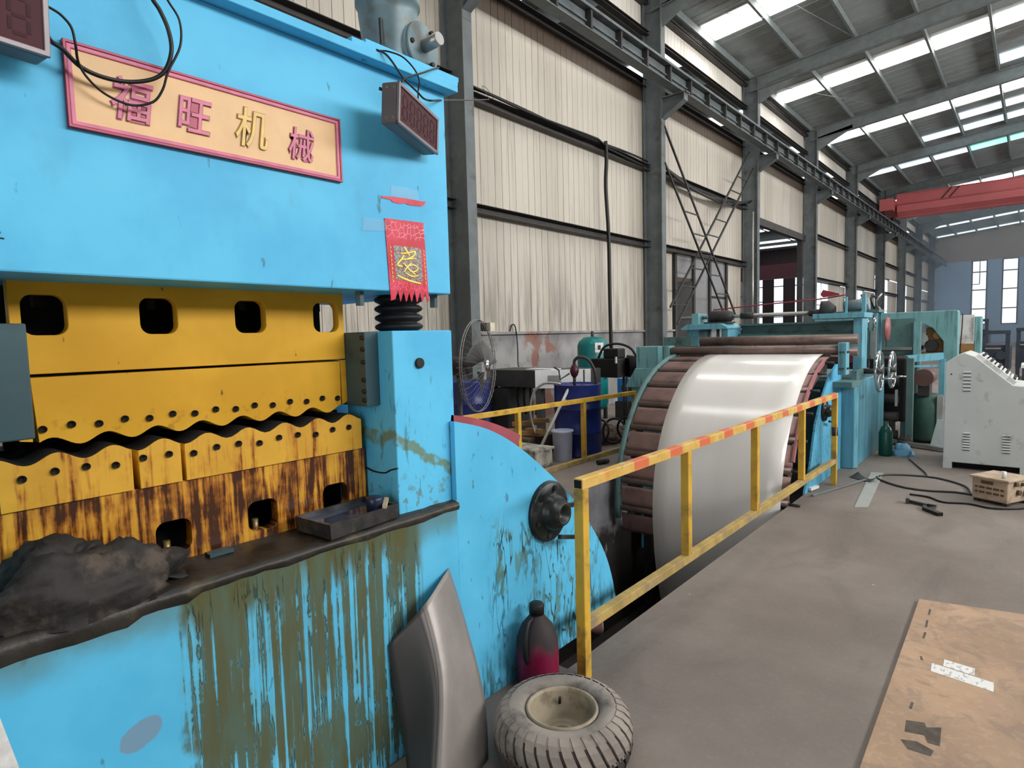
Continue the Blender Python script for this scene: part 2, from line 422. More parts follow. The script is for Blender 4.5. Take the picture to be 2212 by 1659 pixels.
# bay 2: strip of cladding, door posts, grey infill panes and the dark half-open walkway door
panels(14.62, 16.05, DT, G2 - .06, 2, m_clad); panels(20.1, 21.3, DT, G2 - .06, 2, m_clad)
m_greypane = paint('grey_infill', (120, 120, 122), 0.35, 0, 0.1, 2)
for y in (16.2, 17.42, 18.6, 19.95): MB().box(XW - .04, XW + .06, y - .06, y + .06, 0, G2 - .07).build('door_post', m_girt, wall)
for a, b, z0, z1 in ((16.27, 17.35, 3.25, 3.86), (17.5, 18.52, 1.8, 3.86), (18.68, 19.88, 2.8, 3.86), (18.68, 19.88, 1.8, 2.72)):
    MB().box(XW - .02, XW, a, b, z0, z1).build('infill_pane', m_greypane, wall)
dr = setting('door_1', (XW, 16.75, 0))
MB().bar((XW, 17.36, 1.6), (XW - .75, 16.65, 1.6), .045, 3.15).build('door_leaf', m_dark, dr)
MB().cyl((XW - .4, 16.93, 1.35), (XW - .33, 16.9, 1.35), .03, n=10).build('door_handle', m_chrome, dr)
# bay 3: lintel and jambs of the wide opening
MB().box(XW - .05, XW + .14, 21.6, 28.6, 5.46, 5.72).build('door_lintel', m_girt, wall)
for y in (22.0, 28.3): MB().box(XW - .1, XW + .1, y - .1, y + .1, 0, 5.46).build('door_jamb', m_girt, wall)
# cable bundle along the upper rail and the hose drop
b = MB()
for k in range(3):
    pts = [(XW + .2 + .02 * k, 7.7 + t * 6.6, G1 + .1 + .03 * math.sin(t * 9 + k) - .06 * k * (t > .7)) for t in [i / 14 for i in range(15)]]
    b.tube(pts, .022, 6)
o = b.build('cable_bundle', m_cable); tag(o, 'black cable bundle lying along the girt in the wall bay left of the cross bracing', 'cable')
b = MB(); b.tube([(XW + .25, 12.24, 6.02), (XW + .26, 12.25, 5.6), (XW + .25, 12.22, 5.0), (XW + .26, 12.3, 3.9), (XW + .25, 12.33, 2.6), (XW + .25, 12.36, 1.2)], .045, 8, 4)
tag(b.build('drop_hose', m_cable), 'thick black hose dropping down the pale cladding behind the green tank', 'hose')
b = MB()
for k in range(4):
    pts = [(XW + .3 + .02 * k, 14.6 + t * 6.7, 6.02 - .28 * math.sin(PI * t) - (.05 + .04 * k) * math.sin(PI * t) + .03 * math.sin(11 * t + k)) for t in [i / 16 for i in range(17)]]
    b.tube(pts, .03, 6)
tag(b.build('cable_bundle', m_cable), 'sagging black cable bundle behind the cross bracing', 'cable')

# ------------------------------------------------------------------ steel columns
def column(i, y):
    nth = ['first', 'second', 'third', 'fourth', 'fifth', 'sixth', 'seventh', 'eighth', 'ninth'][i]
    extra = ['next to the blue press', 'left of the cross bracing', 'between the cross bracing and the wide doorway', 'right of the wide doorway'][i] if i < 4 else 'receding toward the far end wall'
    c = thing('steel_column', 'grey steel H column, %s from the left, %s' % (nth, extra), 'column', (-7.45, y, 0), 'steel columns along the left wall')
    h = 10.05
    MB().box(-7.222, -7.2, y - .11, y + .11, 0, h).box(-7.7, -7.678, y - .11, y + .11, 0, h).box(-7.68, -7.22, y - .008, y + .008, 0, h).build('column_shaft', m_steel, c)
    MB().box(-7.8, -7.1, y - .2, y + .2, 0, .03).build('base_plate', m_steel, c)
    b = MB(); b.prism([(-7.2, 7.465), (-6.6, 7.465), (-6.6, 7.40), (-6.66, 7.3), (-7.2, 7.0)], 'y', y - .01, y + .01)
    b.box(-7.2, -6.55, y - .12, y + .12, 7.465, 7.489)
    b.bar((-7.2, y, 6.99), (-6.62, y, 7.3), .2, .018); b.box(-6.62, -6.6, y - .1, y + .1, 7.29, 7.47)
    b.build('crane_bracket', m_steel, c)
    MB().box(-7.2, -7.195, y - .1, y + .1, 6.85, 7.45).build('stiffener_plate', m_steel, c)
for i, y in enumerate(YC): column(i, y)

# ------------------------------------------------------------------ crane runway and red bridge crane
rw = thing('crane_runway', 'long grey crane runway girder carried on the column brackets', 'girder', (-6.75, 35, 7.4))
MB().box(-6.87, -6.63, -1, 73.8, 7.49, 7.515).build('bottom_flange', m_steel, rw)
MB().box(-6.755, -6.745, -1, 73.8, 7.515, 7.89).build('web', m_steel, rw)
MB().box(-6.92, -6.58, -1, 73.8, 7.89, 7.915).box(-6.62, -6.58, -1, 73.8, 7.86, 7.89).build('top_flange', m_steel, rw)
MB().box(-6.745, -6.70, -1, 73.8, 7.66, 7.69).build('web_rib', m_steel, rw)
MB().box(-6.79, -6.71, -1, 73.8, 7.915, 8.01).build('crane_rail', m_dark, rw)
sm = None
for k in range(50):
    y = 7.0 + 1.12 * k
    if y > 62: break
    b = MB().box(-6.745, -6.61, y - .03, y + .03, 7.515, 7.89)
    if sm is None: sm = b.build('web_stiffener', m_dark, rw)
    else: copy_mesh(sm, 'web_stiffener', (sm_c.x, y, sm_c.z), rw)
    if k == 0: sm_c = WL[sm.name].copy()
clip = None
for k in range(60):
    y = 9.5 + .75 * k
    if y > 46: break
    if clip is None: clip = MB().box(-6.87, -6.80, y - .03, y + .03, 7.915, 8.05).build('rail_clip', m_silver, rw); cc = WL[clip.name].copy()
    else: copy_mesh(clip, 'rail_clip', (cc.x, y, cc.z), rw)
cr = thing('bridge_crane', 'red overhead bridge crane spanning the hall on the runway', 'crane', (0, 42.3, 8.15))
MB().box(-6.3, 11.0, 42.0, 42.02, 8.02, 9.3).box(-6.3, 11.0, 42.62, 42.64, 8.02, 9.3).box(-6.3, 11.0, 41.95, 42.7, 9.3, 9.33).box(-6.3, 11.0, 41.95, 42.7, 7.99, 8.02).build('box_girder', m_redcrane, cr)
MB().prism([(41.95, 8.02), (41.55, 8.25), (41.55, 8.6), (41.95, 8.75)], 'x', -6.2, 11.0).build('walkway_box', m_redcrane, cr)
MB().box(-6.95, -6.3, 40.8, 44.2, 8.3, 8.95).build('end_carriage', m_redcrane, cr)
for x in (-3.9, -3.55): MB().bar((x - .25, 41.97, 8.75), (x + .2, 41.97, 9.3), .03, .06).build('girder_strap', m_dark, cr)
for y in (41.2, 43.8): MB().cyl((-6.83, y, 8.3), (-6.67, y, 8.3), .17, n=16).build('crane_wheel', m_dark, cr)

# ------------------------------------------------------------------ roof: dark deck, purlins, rafters, lit skylight panes
m_roof = paint('dark_roof_sheet', (146, 152, 151), 0.6, 0, 0.1, 0.5, (112, 110, 107), 0.35, 0.5)
m_rafter = paint('roof_steel', (112, 120, 120), 0.6)
m_sky = emit('skylight_sheet', (255, 252, 246), SKYLIGHT)
m_skyg = emit('green_skylight_sheet', (120, 226, 205), 1.3)
m_skyd = emit('dusty_skylight_sheet', (188, 205, 216), 1.0)
ceil = setting('ceiling', (0, 32, 10.9))
def zr(x): return 10.25 + 0.1 * (x + 7.75) if x < 4.5 else 10.25 + 0.1 * (4.5 + 7.75) - 0.1 * (x - 4.5)
b = MB()
for x0, x1 in ((-8.1, 4.5), (4.5, 12.4)):
    b.add([(x0, -9, zr(x0) + .05), (x1, -9, zr(x1) + .05), (x1, 75, zr(x1) + .05), (x0, 75, zr(x0) + .05), (x0, -9, zr(x0) + .1), (x1, -9, zr(x1) + .1), (x1, 75, zr(x1) + .1), (x0, 75, zr(x0) + .1)],
          [(0, 3, 2, 1), (4, 5, 6, 7), (0, 1, 5, 4), (1, 2, 6, 5), (2, 3, 7, 6), (3, 0, 4, 7)])
b.build('roof_deck', m_roof, ceil)
sl = math.atan(0.1); ms = Matrix.Rotation(-sl, 3, 'Y')
rp = None
for k in range(84):
    y = -8.5 + k; xm = (-7.9 + 4.5) / 2
    if rp is None:
        b = MB().obox((xm, y, zr(xm) + .035), (12.45, .985, .02), ms)
        for q in (-.25, .25): b.obox((xm, y + q, zr(xm) + .02), (12.45, .05, .02), ms)
        rp = b.build('roof_panel', m_roof, ceil); rc = WL[rp.name].copy()
    else: copy_mesh(rp, 'roof_panel', (rc.x, y, rc.z), ceil)
purl = [-7.5 + 1.56 * k for k in range(8)]
for x in purl: MB().box(x - .035, x + .035, -9, 74, zr(x) - .2, zr(x) + .0).build('purlin', m_rafter, ceil)
for y in YC[:-1] + [0.5]:
    for sgn in (0,):
        b = MB(); b.obox((-1.5, y, zr(-1.5) - .42), (12.06, .02, .42), ms).obox((-1.5, y, zr(-1.5) - .64), (12.06, .2, .02), ms).obox((-1.5, y, zr(-1.5) - .21), (12.06, .2, .02), ms)
        b.prism([(-7.2, 9.2), (-7.2, 9.75), (-5.9, 9.98), (-5.9, 9.83)], 'y', y - .01, y + .01)
        b.build('rafter', m_rafter, ceil)
def pane_mesh(mat, nm):
    b = MB(); L = 1.44
    b.obox((0, 0, 0), (L, 1.0, .012), ms)
    for q in (-.3, -.1, .1, .3): b.obox((0, q, -.012), (L, .04, .016), ms)
    return b.mesh(nm, mat, Vector((0, 0, 0)))
pmw, pmg, pmd = pane_mesh(m_sky, 'skylight_pane'), pane_mesh(m_skyg, 'skylight_pane_green'), pane_mesh(m_skyd, 'skylight_pane_dim')
rows_ = [3.6, 10.7, 17.85, 24.6, 31.5, 40.0, 49.6, 57.6, 65.8, 72.6]
for r_, y in enumerate(rows_):
    for k in range(7):
        x = (purl[k] + purl[k + 1]) / 2
        me = pmw
        if r_ == 5: me = pmg if k in (3, 4) else (pmd if k < 3 else pmw)
        if r_ > 6: me = pmd
        place(me, 'skylight_pane', (x, y, zr(x) - .02), ceil)
for y, ks in ((35.7, (2, 3, 4)), (33.6, (3, 4, 5)), (28.0, (4, 5))):
    for k in ks:
        x = (purl[k] + purl[k + 1]) / 2; place(pmd, 'skylight_pane', (x, y, zr(x) - .02), ceil)
b = MB(); b.tube([(-7.1, 14.6, 9.7), (-5.7, 17.4, 9.95)], .008, 6).tube([(-5.6, 14.6, 10.0), (-4.3, 21.3, 10.3)], .008, 6).tube([(-7.0, 21.5, 9.8), (-4.6, 28.6, 10.3)], .008, 6)
b.build('tie_rod', m_rafter, ceil)

# ------------------------------------------------------------------ end walls, right-hand wall with open bays
m_endw = paint('tan_end_wall', (150, 132, 112), 0.7, 0, 0.08, 0.4)
m_endb = paint('glare_blue_end_wall', (150, 184, 222), 0.6, 0, 0.08, 0.4)  # blue flare of the far windows put into the wall colour
we = setting('wall_far', (0, 74, 0))
MB().box(-7.8, 12.4, 74, 74.2, 7.85, 12.0).build('wall_upper', m_endw, we)
m_endd = paint('shaded_end_wall', (66, 56, 60), 0.7)  # darker copy: the next hall's dimness put into the wall colour
MB().box(-30, -7.8, 74, 74.2, 7.85, 12.0).build('wall_upper', m_endd, we)
MB().box(-30, 12.4, 74, 74.2, 0, 1.75).build('wall_lower', m_endb, we)
cur = -30.0; k = 0
fr_done = None
for j in list(range(-10, -1)) + list(range(0, 7)):
    x0 = -4.75 + 2.3 * j; x1 = x0 + 1.18
    MB().box(cur, x0, 74, 74.2, 1.75, 7.85).build('wall_pier', m_endd if x0 < -8 else m_endb, we); cur = x1
    win_no[0] += 1
    r = setting('window_%d' % win_no[0], ((x0 + x1) / 2, 74, 1.75))
    b = MB()
    for xx in (x0 + .03, x1 - .03): b.box(xx - .05, xx + .05, 73.97, 74.1, 1.75, 7.85)
    for zz in (1.78, 3.25, 5.05, 6.75, 7.82): b.box(x0, x1, 73.97, 74.1, zz - .05, zz + .05)
    if j == 0: b.box(x0 + .58, x0 + .64, 73.97, 74.1, 5.6, 7.8).box(x0, x0 + .6, 73.97, 74.1, 5.57, 5.63)
    b.build('window_frame', m_dark, r)
    for z0, z1 in ((1.81, 3.22), (3.28, 5.02), (5.08, 6.72), (6.78, 7.79)):
        MB().box(x0 + .06, x1 - .06, 74.02, 74.03, z0, z1).build('pane', m_winlight, r)
MB().box(cur, 12.4, 74, 74.2, 1.75, 7.85).build('wall_pier', m_endb, we)
m_lowwall = paint('dark_grey_wall', (74, 74, 74), 0.8)
wr = setting('wall_right', (12.2, 32, 0))
MB().box(12.0, 12.2, -9, 75, 8.9, 11.0).build('wall_upper', m_endw, wr)
MB().box(12.0, 12.2, -9, 75, 0, 5.9).build('wall_lower', m_lowwall, wr)
for y0, y1 in ((-9, 0), (26.0, 33.0), (67.0, 75)): MB().box(12.0, 12.2, y0, y1, 5.9, 8.9).build('wall_pier', m_endw, wr)
wb = setting('wall_back', (2, -9.1, 0))
MB().box(-8, -1.6, -9.2, -9.0, 0, 11.5).box(7.6, 12.2, -9.2, -9.0, 0, 11.5).box(-1.6, 7.6, -9.2, -9.0, 5.3, 12).build('wall_sheet', m_endw, wb)

# bluish scatter volume added in the far half for the window glow and flare
hz = bpy.data.materials.new('window_glow_haze'); hz.use_nodes = True; hz.node_tree.nodes.clear()
_v = hz.node_tree.nodes.new('ShaderNodeVolumeScatter'); _v.inputs['Color'].default_value = (0.62, 0.80, 1.0, 1); _v.inputs['Density'].default_value = 0.020; _v.inputs['Anisotropy'].default_value = 0.3
_o = hz.node_tree.nodes.new('ShaderNodeOutputMaterial'); hz.node_tree.links.new(_v.outputs[0], _o.inputs['Volume'])
MB().box(-7.0, 11.0, 46.0, 73.9, 0.02, 9.8).build('haze', hz, kind='structure')

# ------------------------------------------------------------------ the next hall, seen through the wide opening and over the wall
m_sky2 = emit('dimmed_skylight_sheet', (232, 238, 240), 1.6)  # glow turned down to keep the next hall dim
nh = setting('ceiling_2', (-16, 37, 11))
MB().box(-26, -8.15, -9, 75, 10.9, 11.1).build('roof_deck', m_rafter, nh)
pm2 = MB().box(-2.6, 2.6, -.6, .6, -.02, .02).mesh('skylight_pane', m_sky2, Vector((0, 0, 0)))
for y in (6, 13, 20, 27, 34, 41, 48, 54, 58.5, 62.5, 66.5, 70.5):
    for x in (-10.9, -16.4, -21.9): place(pm2, 'skylight_pane', (x, y, 10.86), nh)
for y in YC[:-1]: MB().box(-26, -8.2, y - .12, y + .12, 10.3, 10.9).build('rafter', m_rafter, nh)
w2 = setting('wall_next_hall', (-26, 37, 0))
MB().box(-26.2, -26, -9, 75, 0, 11).build('wall_sheet', m_endw, w2)
cr2 = thing('bridge_crane', 'dark red crane beam in the next hall seen through the wide doorway', 'crane', (-17, 60, 6.5))
MB().box(-25.8, -8.3, 59.6, 60.3, 6.5, 7.8).build('box_girder', paint('dark_red_crane', (104, 62, 72), .6), cr2)
MB().box(-25.9, -25.2, 58.5, 61.5, 6.3, 7.0).build('end_carriage', m_dark, cr2)
MB().box(-25.9, -25.4, -5, 73, 5.7, 6.3).build('runway_girder', m_rafter, cr2)
# ------------------------------------------------------------------ the blue press in the foreground
def press_paint():
    n = NT('blue_press_paint'); p = n.pos(); o = n.sep(p)
    c = n.mix(n.rng(n.noise(p, 2.2, 6, 0.6), 0.35, 0.65), lin((84, 182, 228)), lin((98, 198, 240)))
    c = n.mix(n.mul(n.rng(n.noise(n.scale(p, (5, 5, 2.5)), 1.5, 6, 0.6), 0.56, 0.75), 0.35), c, lin((84, 166, 196)))
    # dark scuffs and drips, stretched downwards
    s = n.rng(n.noise(n.scale(p, (9, 9, 3.2)), 2.3, 3, 0.5, 0.4), 0.70, 0.76)
    c = n.mix(n.mul(s, 0.7), c, lin((70, 104, 112)))
    # right-hand column: olive smear running down across the face and oily scratches
    col = n.mul(n.rng(o[1], 1.44, 1.5), n.rng(o[2], 1.62, 1.5), n.rng(o[1], 1.84, 1.83))
    d = n.math('ADD', n.math('SUBTRACT', o[2], 1.275), n.mul(n.math('SUBTRACT', o[1], 1.5), 0.62))
    d = n.math('ABSOLUTE', n.math('ADD', d, n.mul(n.math('SUBTRACT', n.noise(p, 13, 5), 0.5), 0.10)))
    c = n.mix(n.mul(n.rng(d, 0.018, 0.034, 1, 0), col, n.rng(n.noise(n.scale(p, (20, 20, 20)), 1, 4), 0.3, 0.5), 0.8), c, lin((112, 122, 62)))
    sc = n.rng(n.noise(n.scale(p, (34, 34, 7)), 1.0, 4, 0.6, 1.2), 0.60, 0.68)
    c = n.mix(n.mul(sc, col, 0.5), c, lin((66, 92, 96)))
    c = n.mix(n.mul(n.rng(n.noise(p, 26, 5), 0.56, 0.64), n.rng(o[2], 1.2, 1.0), col, 0.6), c, lin((104, 116, 74)))
    n.bump(n.noise(p, 90, 3), 0.06, 0.002)
    return n.done(c, 0.5, 0, 0.22)
m_press = press_paint()
def bed_paint():
    n = NT('blue_bed_paint_with_oil_runs'); p = n.pos(); o = n.sep(p); y, z = o[1], o[2]
    c = n.mix(n.rng(n.noise(p, 2.2, 6, 0.6), 0.35, 0.65), lin((82, 180, 222)), lin((96, 194, 234)))
    s = n.rng(n.noise(n.scale(p, (10, 10, 4)), 2.3, 3, 0.5, 0.4), 0.66, 0.72)
    c = n.mix(n.mul(s, 0.6), c, lin((62, 104, 116)))
    # grime band along the table edge
    e = n.rng(n.math('ADD', z, n.mul(n.math('SUBTRACT', n.noise(p, 9, 5), 0.5), 0.12)), 0.78, 0.92)
    c = n.mix(n.mul(e, 0.75), c, lin((92, 118, 112)))
    # region that the oil ran over
    wob = n.mul(n.math('SUBTRACT', n.noise(n.scale(p, (4, 4, 4)), 1.4, 4), 0.5), 0.22)
    yw = n.math('ADD', y, wob)
    reg = n.mul(n.rng(yw, 0.655, 0.70), n.rng(y, 1.60, 1.55))
    # fine runs: narrow in y, long in z
    run = n.noise(n.scale(p, (0, 52, .55)), 1.0, 2, 0.5, 0.1)
    run2 = n.noise(n.scale(p, (0, 21, .8)), 1.0, 3, 0.5, 0.2)
    blob = n.noise(n.scale(p, (0, 4.2, 3.4)), 1.0, 5, 0.6, 0.6)
    top = n.rng(n.math('ADD', z, n.mul(n.math('SUBTRACT', run2, 0.5), 0.55)), 0.76, 0.86)
    th = n.math('ADD', n.mul(run, 0.42), n.math('ADD', n.mul(run2, 0.34), n.mul(blob, 0.36)))
    wet = n.mul(n.mx(n.rng(th, 0.540, 0.572), top), reg)
    thin = n.mul(n.rng(th, 0.475, 0.54), reg)
    oil = n.mix(n.rng(n.noise(n.scale(p, (0, 14, 2.5)), 1.0, 5, 0.6), 0.4, 0.62), lin((88, 84, 44)), lin((84, 98, 78)))
    c = n.mix(n.mul(thin, 0.5), c, lin((104, 142, 122)))
    c = n.mix(n.mul(wet, 0.92), c, oil)
    edge = n.mul(n.rng(n.math('ABSOLUTE', n.math('SUBTRACT', th, 0.545)), 0.014, 0.004), reg, n.rng(z, 0.95, 0.86))
    c = n.mix(n.mul(edge, 0.8), c, lin((40, 54, 46)))
    # bare grey patch where the paint has flaked
    g = n.math('ADD', n.mul(n.math('POWER', n.math('SUBTRACT', n.math('ADD', y, n.mul(z, -0.35)), 0.345), 2.0), 180.0), n.mul(n.math('POWER', n.math('SUBTRACT', z, 0.575), 2.0), 260.0))
    g = n.math('ADD', g, n.mul(n.math('SUBTRACT', n.noise(p, 14, 4), 0.5), 0.6))
    c = n.mix(n.rng(g, 0.42, 0.5, 0.9, 0), c, lin((118, 146, 168)))
    return n.done(c, n.rng(wet, 0, 1, 0.5, 0.3), 0, 0.25)
m_bed = bed_paint()
def die_paint():
    n = NT('yellow_die_paint'); p = n.pos(); o = n.sep(p)
    c = n.mix(n.rng(n.noise(p, 3, 5), 0.35, 0.65), lin((204, 152, 36)), lin((220, 168, 48)))
    low = n.rng(o[2], 1.52, 1.38)
    c = n.mix(n.mul(n.rng(n.noise(n.scale(p, (18, 18, 18)), 1.2, 6, 0.65), 0.56, 0.68), low, 0.55), c, lin((134, 98, 30)))
    c = n.mix(n.mul(n.rng(n.noise(n.scale(p, (16, 16, 9)), 2.2, 2), 0.74, 0.77), 0.8), c, lin((92, 66, 28)))
    return n.done(c, 0.5, 0, 0.22)
m_die = die_paint()
def oily_die(name, amount):
    n = NT(name); p = n.pos(); o = n.sep(p)
    c = n.mix(n.rng(n.noise(p, 4, 5), 0.35, 0.65), lin((202, 150, 40)), lin((220, 168, 52)))
    r1 = n.noise(n.scale(p, (0, 60, 2.0)), 1.0, 3, 0.55, 0.3); r2 = n.noise(n.scale(p, (0, 22, 3.5)), 1.0, 4, 0.6, 0.6); b = n.noise(n.scale(p, (9, 9, 9)), 1.0, 5, 0.6)
    th = n.math('ADD', n.mul(r1, 0.35), n.math('ADD', n.mul(r2, 0.45), n.mul(b, 0.3)))
    c = n.mix(n.mul(n.rng(th, 0.54 - amount, 0.64 - amount), 0.75), c, lin((186, 118, 34)))
    c = n.mix(n.mul(n.rng(th, 0.60 - amount, 0.67 - amount), 0.85), c, lin((122, 66, 24)))
    c = n.mix(n.mul(n.rng(th, 0.655 - amount, 0.70 - amount), 0.9), c, lin((52, 30, 22)))
    return n.done(c, n.rng(th, 0.6 - amount, 0.7 - amount, 0.42, 0.22), 0, 0.5)
m_die_low = oily_die('yellow_die_with_oil', 0.0)
m_die_base = oily_die('yellow_die_base_soaked_in_oil', 0.10)
m_gib = paint('dark_slate_gib', (56, 82, 88), 0.45, 0, 0.12, 4, (40, 46, 52), 0.3)
m_table = paint('oily_black_table', (44, 40, 36), 0.45, 0.1, 0.4, 9, (80, 74, 52), 0.3, 6, bump=0.6, bscale=35)
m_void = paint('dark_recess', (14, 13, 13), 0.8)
m_bolt = paint('dark_bolt', (40, 32, 24), 0.4, 0.4)

press = thing('press_machine', 'big blue hydraulic press with yellow wavy cutting dies and oil runs on its bed', 'press', (-2.3, 0.9, 0))
BX = -1.90
MB().box(-2.75, BX, -0.30, 1.835, 1.842, 2.668).build('upper_beam', m_press, press, bevel=0.006)
b = MB().box(-2.80, -1.845, -0.35, 1.862, 2.668, 2.700)
b.box(-2.76, -1.853, 1.35, 1.872, 2.700, 2.722).box(-2.74, -1.866, 1.42, 1.89, 2.722, 2.742)
b.build('cornice', m_press, press, bevel=0.003)
for y0, y1 in ((1.512, 1.832), (-0.06, 0.262)):
    MB().box(-2.22, BX, y0, y1, 0.93, 1.690).build('column', m_press, press, bevel=0.005)
    MB().box(-2.75, -2.42, y0, y1, 0.93, 1.690).build('column', m_press, press, bevel=0.005)
MB().box(-2.75, -1.86, -0.30, 1.795, 0.0, 0.945).build('bed', m_bed, press, bevel=0.008)
rows = []
for i in range(49):
    y = -0.10 + 1.90 * i / 48; w = 0.003 * math.sin(i * 1.7) + rnd.uniform(-.003, .003); k = 0.006 * (0.5 + 0.5 * math.sin(i * .9 + 1)) + rnd.uniform(0, .006) + (0.024 if y < 0.55 else 0.012 if y < .72 else -.004)
    rows.append([(-2.20, y, .958), (-2.02, y, .956 + rnd.uniform(-.003, .003)), (-1.885, y, .960 + w * .4), (-1.856 + w * .5, y, .951), (-1.851 + w * .5, y, .935 - k * .5), (-1.8595, y, .922 - k)])
MB().grid(rows).build('table_top', m_table, press)
MB().box(-2.165, -1.99, 1.446, 1.512, 1.395, 1.688).build('gib', m_gib, press, bevel=0.004)
for z in (1.665, 1.62, 1.57, 1.50, 1.455, 1.42):
    MB().cyl((-2.0, 1.4365, z), (-2.0, 1.446, z), .009, n=10).build('bolt', m_bolt, press)
MB().box(-2.10, -1.975, 0.08, 0.392, 1.42, 1.72).build('gib', m_gib, press, bevel=0.004)
MB().cyl((-1.901, 1.642, 1.558), (-1.888, 1.642, 1.558), .0215, n=24).build('plug', m_black, press, bevel=0.003)
for y, z in ((1.412, 1.80), (1.79, 1.80)):
    MB().cyl((-1.96, y, z - .012), (-1.96, y, 1.842), .017, n=6, smooth=False).build('hanging_bolt', m_gib, press)
for y in (1.695, 0.09):
    MB().cyl((-2.08, y, 1.68), (-2.08, y, 1.85), .05, n=20).build('guide_rod', m_silver, press)
    pr = []
    for i in range(4):
        z = 1.692 + i * .038; pr += [(.078, z), (.098, z + .010), (.103, z + .018), (.098, z + .027), (.078, z + .036)]
    MB().lathe(pr, (-2.08, y, 0), n=32).build('bellows', m_black, press)
# upper die with slots, blade with a wavy lower edge
def wave(y, a=.0135): return a * math.cos(2 * PI * (y - 0.595) / 0.1375)
DXF = -2.12
ys = [0.385 + i * (1.445 - 0.385) / 100 for i in range(101)]
slots = [(0.411, 0.518), (0.706, 0.816), (1.005, 1.117), (1.310, 1.421)]
plate([[(0.385, 1.92), (0.385, 1.583), (1.445, 1.583), (1.445, 1.92)]] + [rrect(a, b_, 1.692, 1.806, .03) for a, b_ in slots], -2.16, DXF, YZ, 'upper_die', m_die, press, bevel=0.002)
L = [(0.385, 1.578)] + [(0.385, 1.40)] + [(y, 1.386 + wave(y)) for y in ys if y < 0.418] + [(0.416, 1.39), (0.416, 1.578)]
plate([[(0.385, 1.579), (0.385, 1.40), (0.414, 1.395), (0.414, 1.579)]], -2.30, DXF, YZ, 'die_cheek', m_die, press)
plate([[(1.420, 1.579), (1.420, 1.40), (1.445, 1.41), (1.445, 1.579)]], -2.30, DXF, YZ, 'die_cheek', m_die, press)
yb = [y for y in ys if 0.419 <= y <= 1.416]
plate([[(0.4185, 1.5745), ] + [(y, 1.388 + wave(y)) for y in yb] + [(1.4165, 1.5745)]], -2.28, DXF + .003, YZ, 'upper_blade', m_die, press, bevel=0.001)
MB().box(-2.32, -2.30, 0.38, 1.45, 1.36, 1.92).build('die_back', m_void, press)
for a, b_ in slots:
    MB().box(-2.21, -2.18, (a + b_) / 2 - .012, (a + b_) / 2 + .012, 1.775, 1.806).build('slot_pin', m_void, press)
bo = None
for i in range(15):
    y = 0.437 + i * .0685; z = 1.430 + (.004 if i % 2 else -.002)
    if bo is None:
        b = MB().lathe([(.0035, -.002), (.0035, .001), (.0095, .002), (.0105, .004), (.0105, -.004)], (-2.114, y, z), (1, 0, 0), 14)
        bo = b.build('socket_bolt', m_bolt, press); c0 = WL[bo.name].copy()
    else: copy_mesh(bo, 'socket_bolt', (c0.x, y, z), press)
# lower blade in three pieces, soaked base below it
for a, b_ in ((0.325, 0.644), (0.662, 0.784), (0.797, 1.480)):
    yy = [a + i * (b_ - a) / 40 for i in range(41)]
    plate([[(a, 1.216), ] + [(b_, 1.216)] + [(y, 1.349 + wave(y)) for y in reversed(yy)]], -2.28, -2.082, YZ, 'lower_blade', m_die_low, press, bevel=0.001)
for a, b_ in ((0.325, 0.644), (0.662, 0.784), (0.797, 1.480)):
    MB().grid([[(x, a + i * (b_ - a) / 40, 1.3515 + wave(a + i * (b_ - a) / 40)) for x in (-2.28, -2.0825)] for i in range(41)], .001).build('blade_top_strip', m_void, press)  # thin dark strip following the wave on top of the lower blade
for i in range(15):
    y = 0.375 + i * .0745
    if abs(y - .653) > .02 and abs(y - .79) > .015: copy_mesh(bo, 'socket_bolt', (-2.078, y, 1.305 + (.006 if i % 3 else -.003)), press)
archholes = [(0.400, 0.508), (0.698, 0.806), (0.997, 1.107), (1.297, 1.409)]
plate([[(0.268, 0.955), (1.503, 0.955), (1.503, 1.2145), (0.268, 1.2145)]] + [rrect(a, b_, 0.985, 1.092, .03) for a, b_ in archholes], -2.14, -2.095, YZ, 'die_base', m_die_base, press, bevel=0.001)
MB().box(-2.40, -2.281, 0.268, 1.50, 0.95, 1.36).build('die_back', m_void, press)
m_dbolt = paint('brassy_stud', (150, 130, 86), 0.4, 0.5)
for a, b_ in archholes[1:3]: MB().cyl((-2.15, (a + b_) / 2 - .005, .955), (-2.15, (a + b_) / 2 - .005, 1.016), .011, n=12).build('stud', m_dbolt, press)
MB().box(-2.07, -2.03, .832, .91, .957, .969).build('clamp_bar', m_gib, press)
b = MB().tube([(-1.898, 1.512, 1.148), (-1.945, 1.511, 1.135), (-1.98, 1.511, 1.12), (-2.05, 1.511, 1.118), (-2.09, 1.5, 1.13)], .0035, 6, 3)
b.build('wire', m_cable, press)
# raised sign board on the beam: pink rimmed tan panel with four characters
m_tan = paint('tan_sign_panel', (224, 182, 128), 0.4, 0, 0.06, 8)
m_pink = paint('pink_metallic_rim', (202, 106, 138), 0.4, 0, 0.12, 20)
m_pinkd = paint('dark_pink_outline', (132, 42, 66), 0.35, 0.2)
m_gold = paint('gold_lettering', (158, 118, 42), 0.4, 0, 0.1, 30)
m_goldl = paint('pale_gold_lettering', (222, 188, 104), 0.4, 0, 0.1, 30)
sb = MB().box(-1.9005, -1.892, 0.502, 1.303, 2.224, 2.427).build('sign_board', m_tan, press, bevel=0.002)
plate([[(0.496, 2.217), (1.309, 2.217), (1.309, 2.434), (0.496, 2.434)], [(0.503, 2.224), (1.302, 2.224), (1.302, 2.427), (0.503, 2.427)]], -1.9, -1.884, YZ, 'sign_rim', m_pinkd, sb, bevel=0.001)
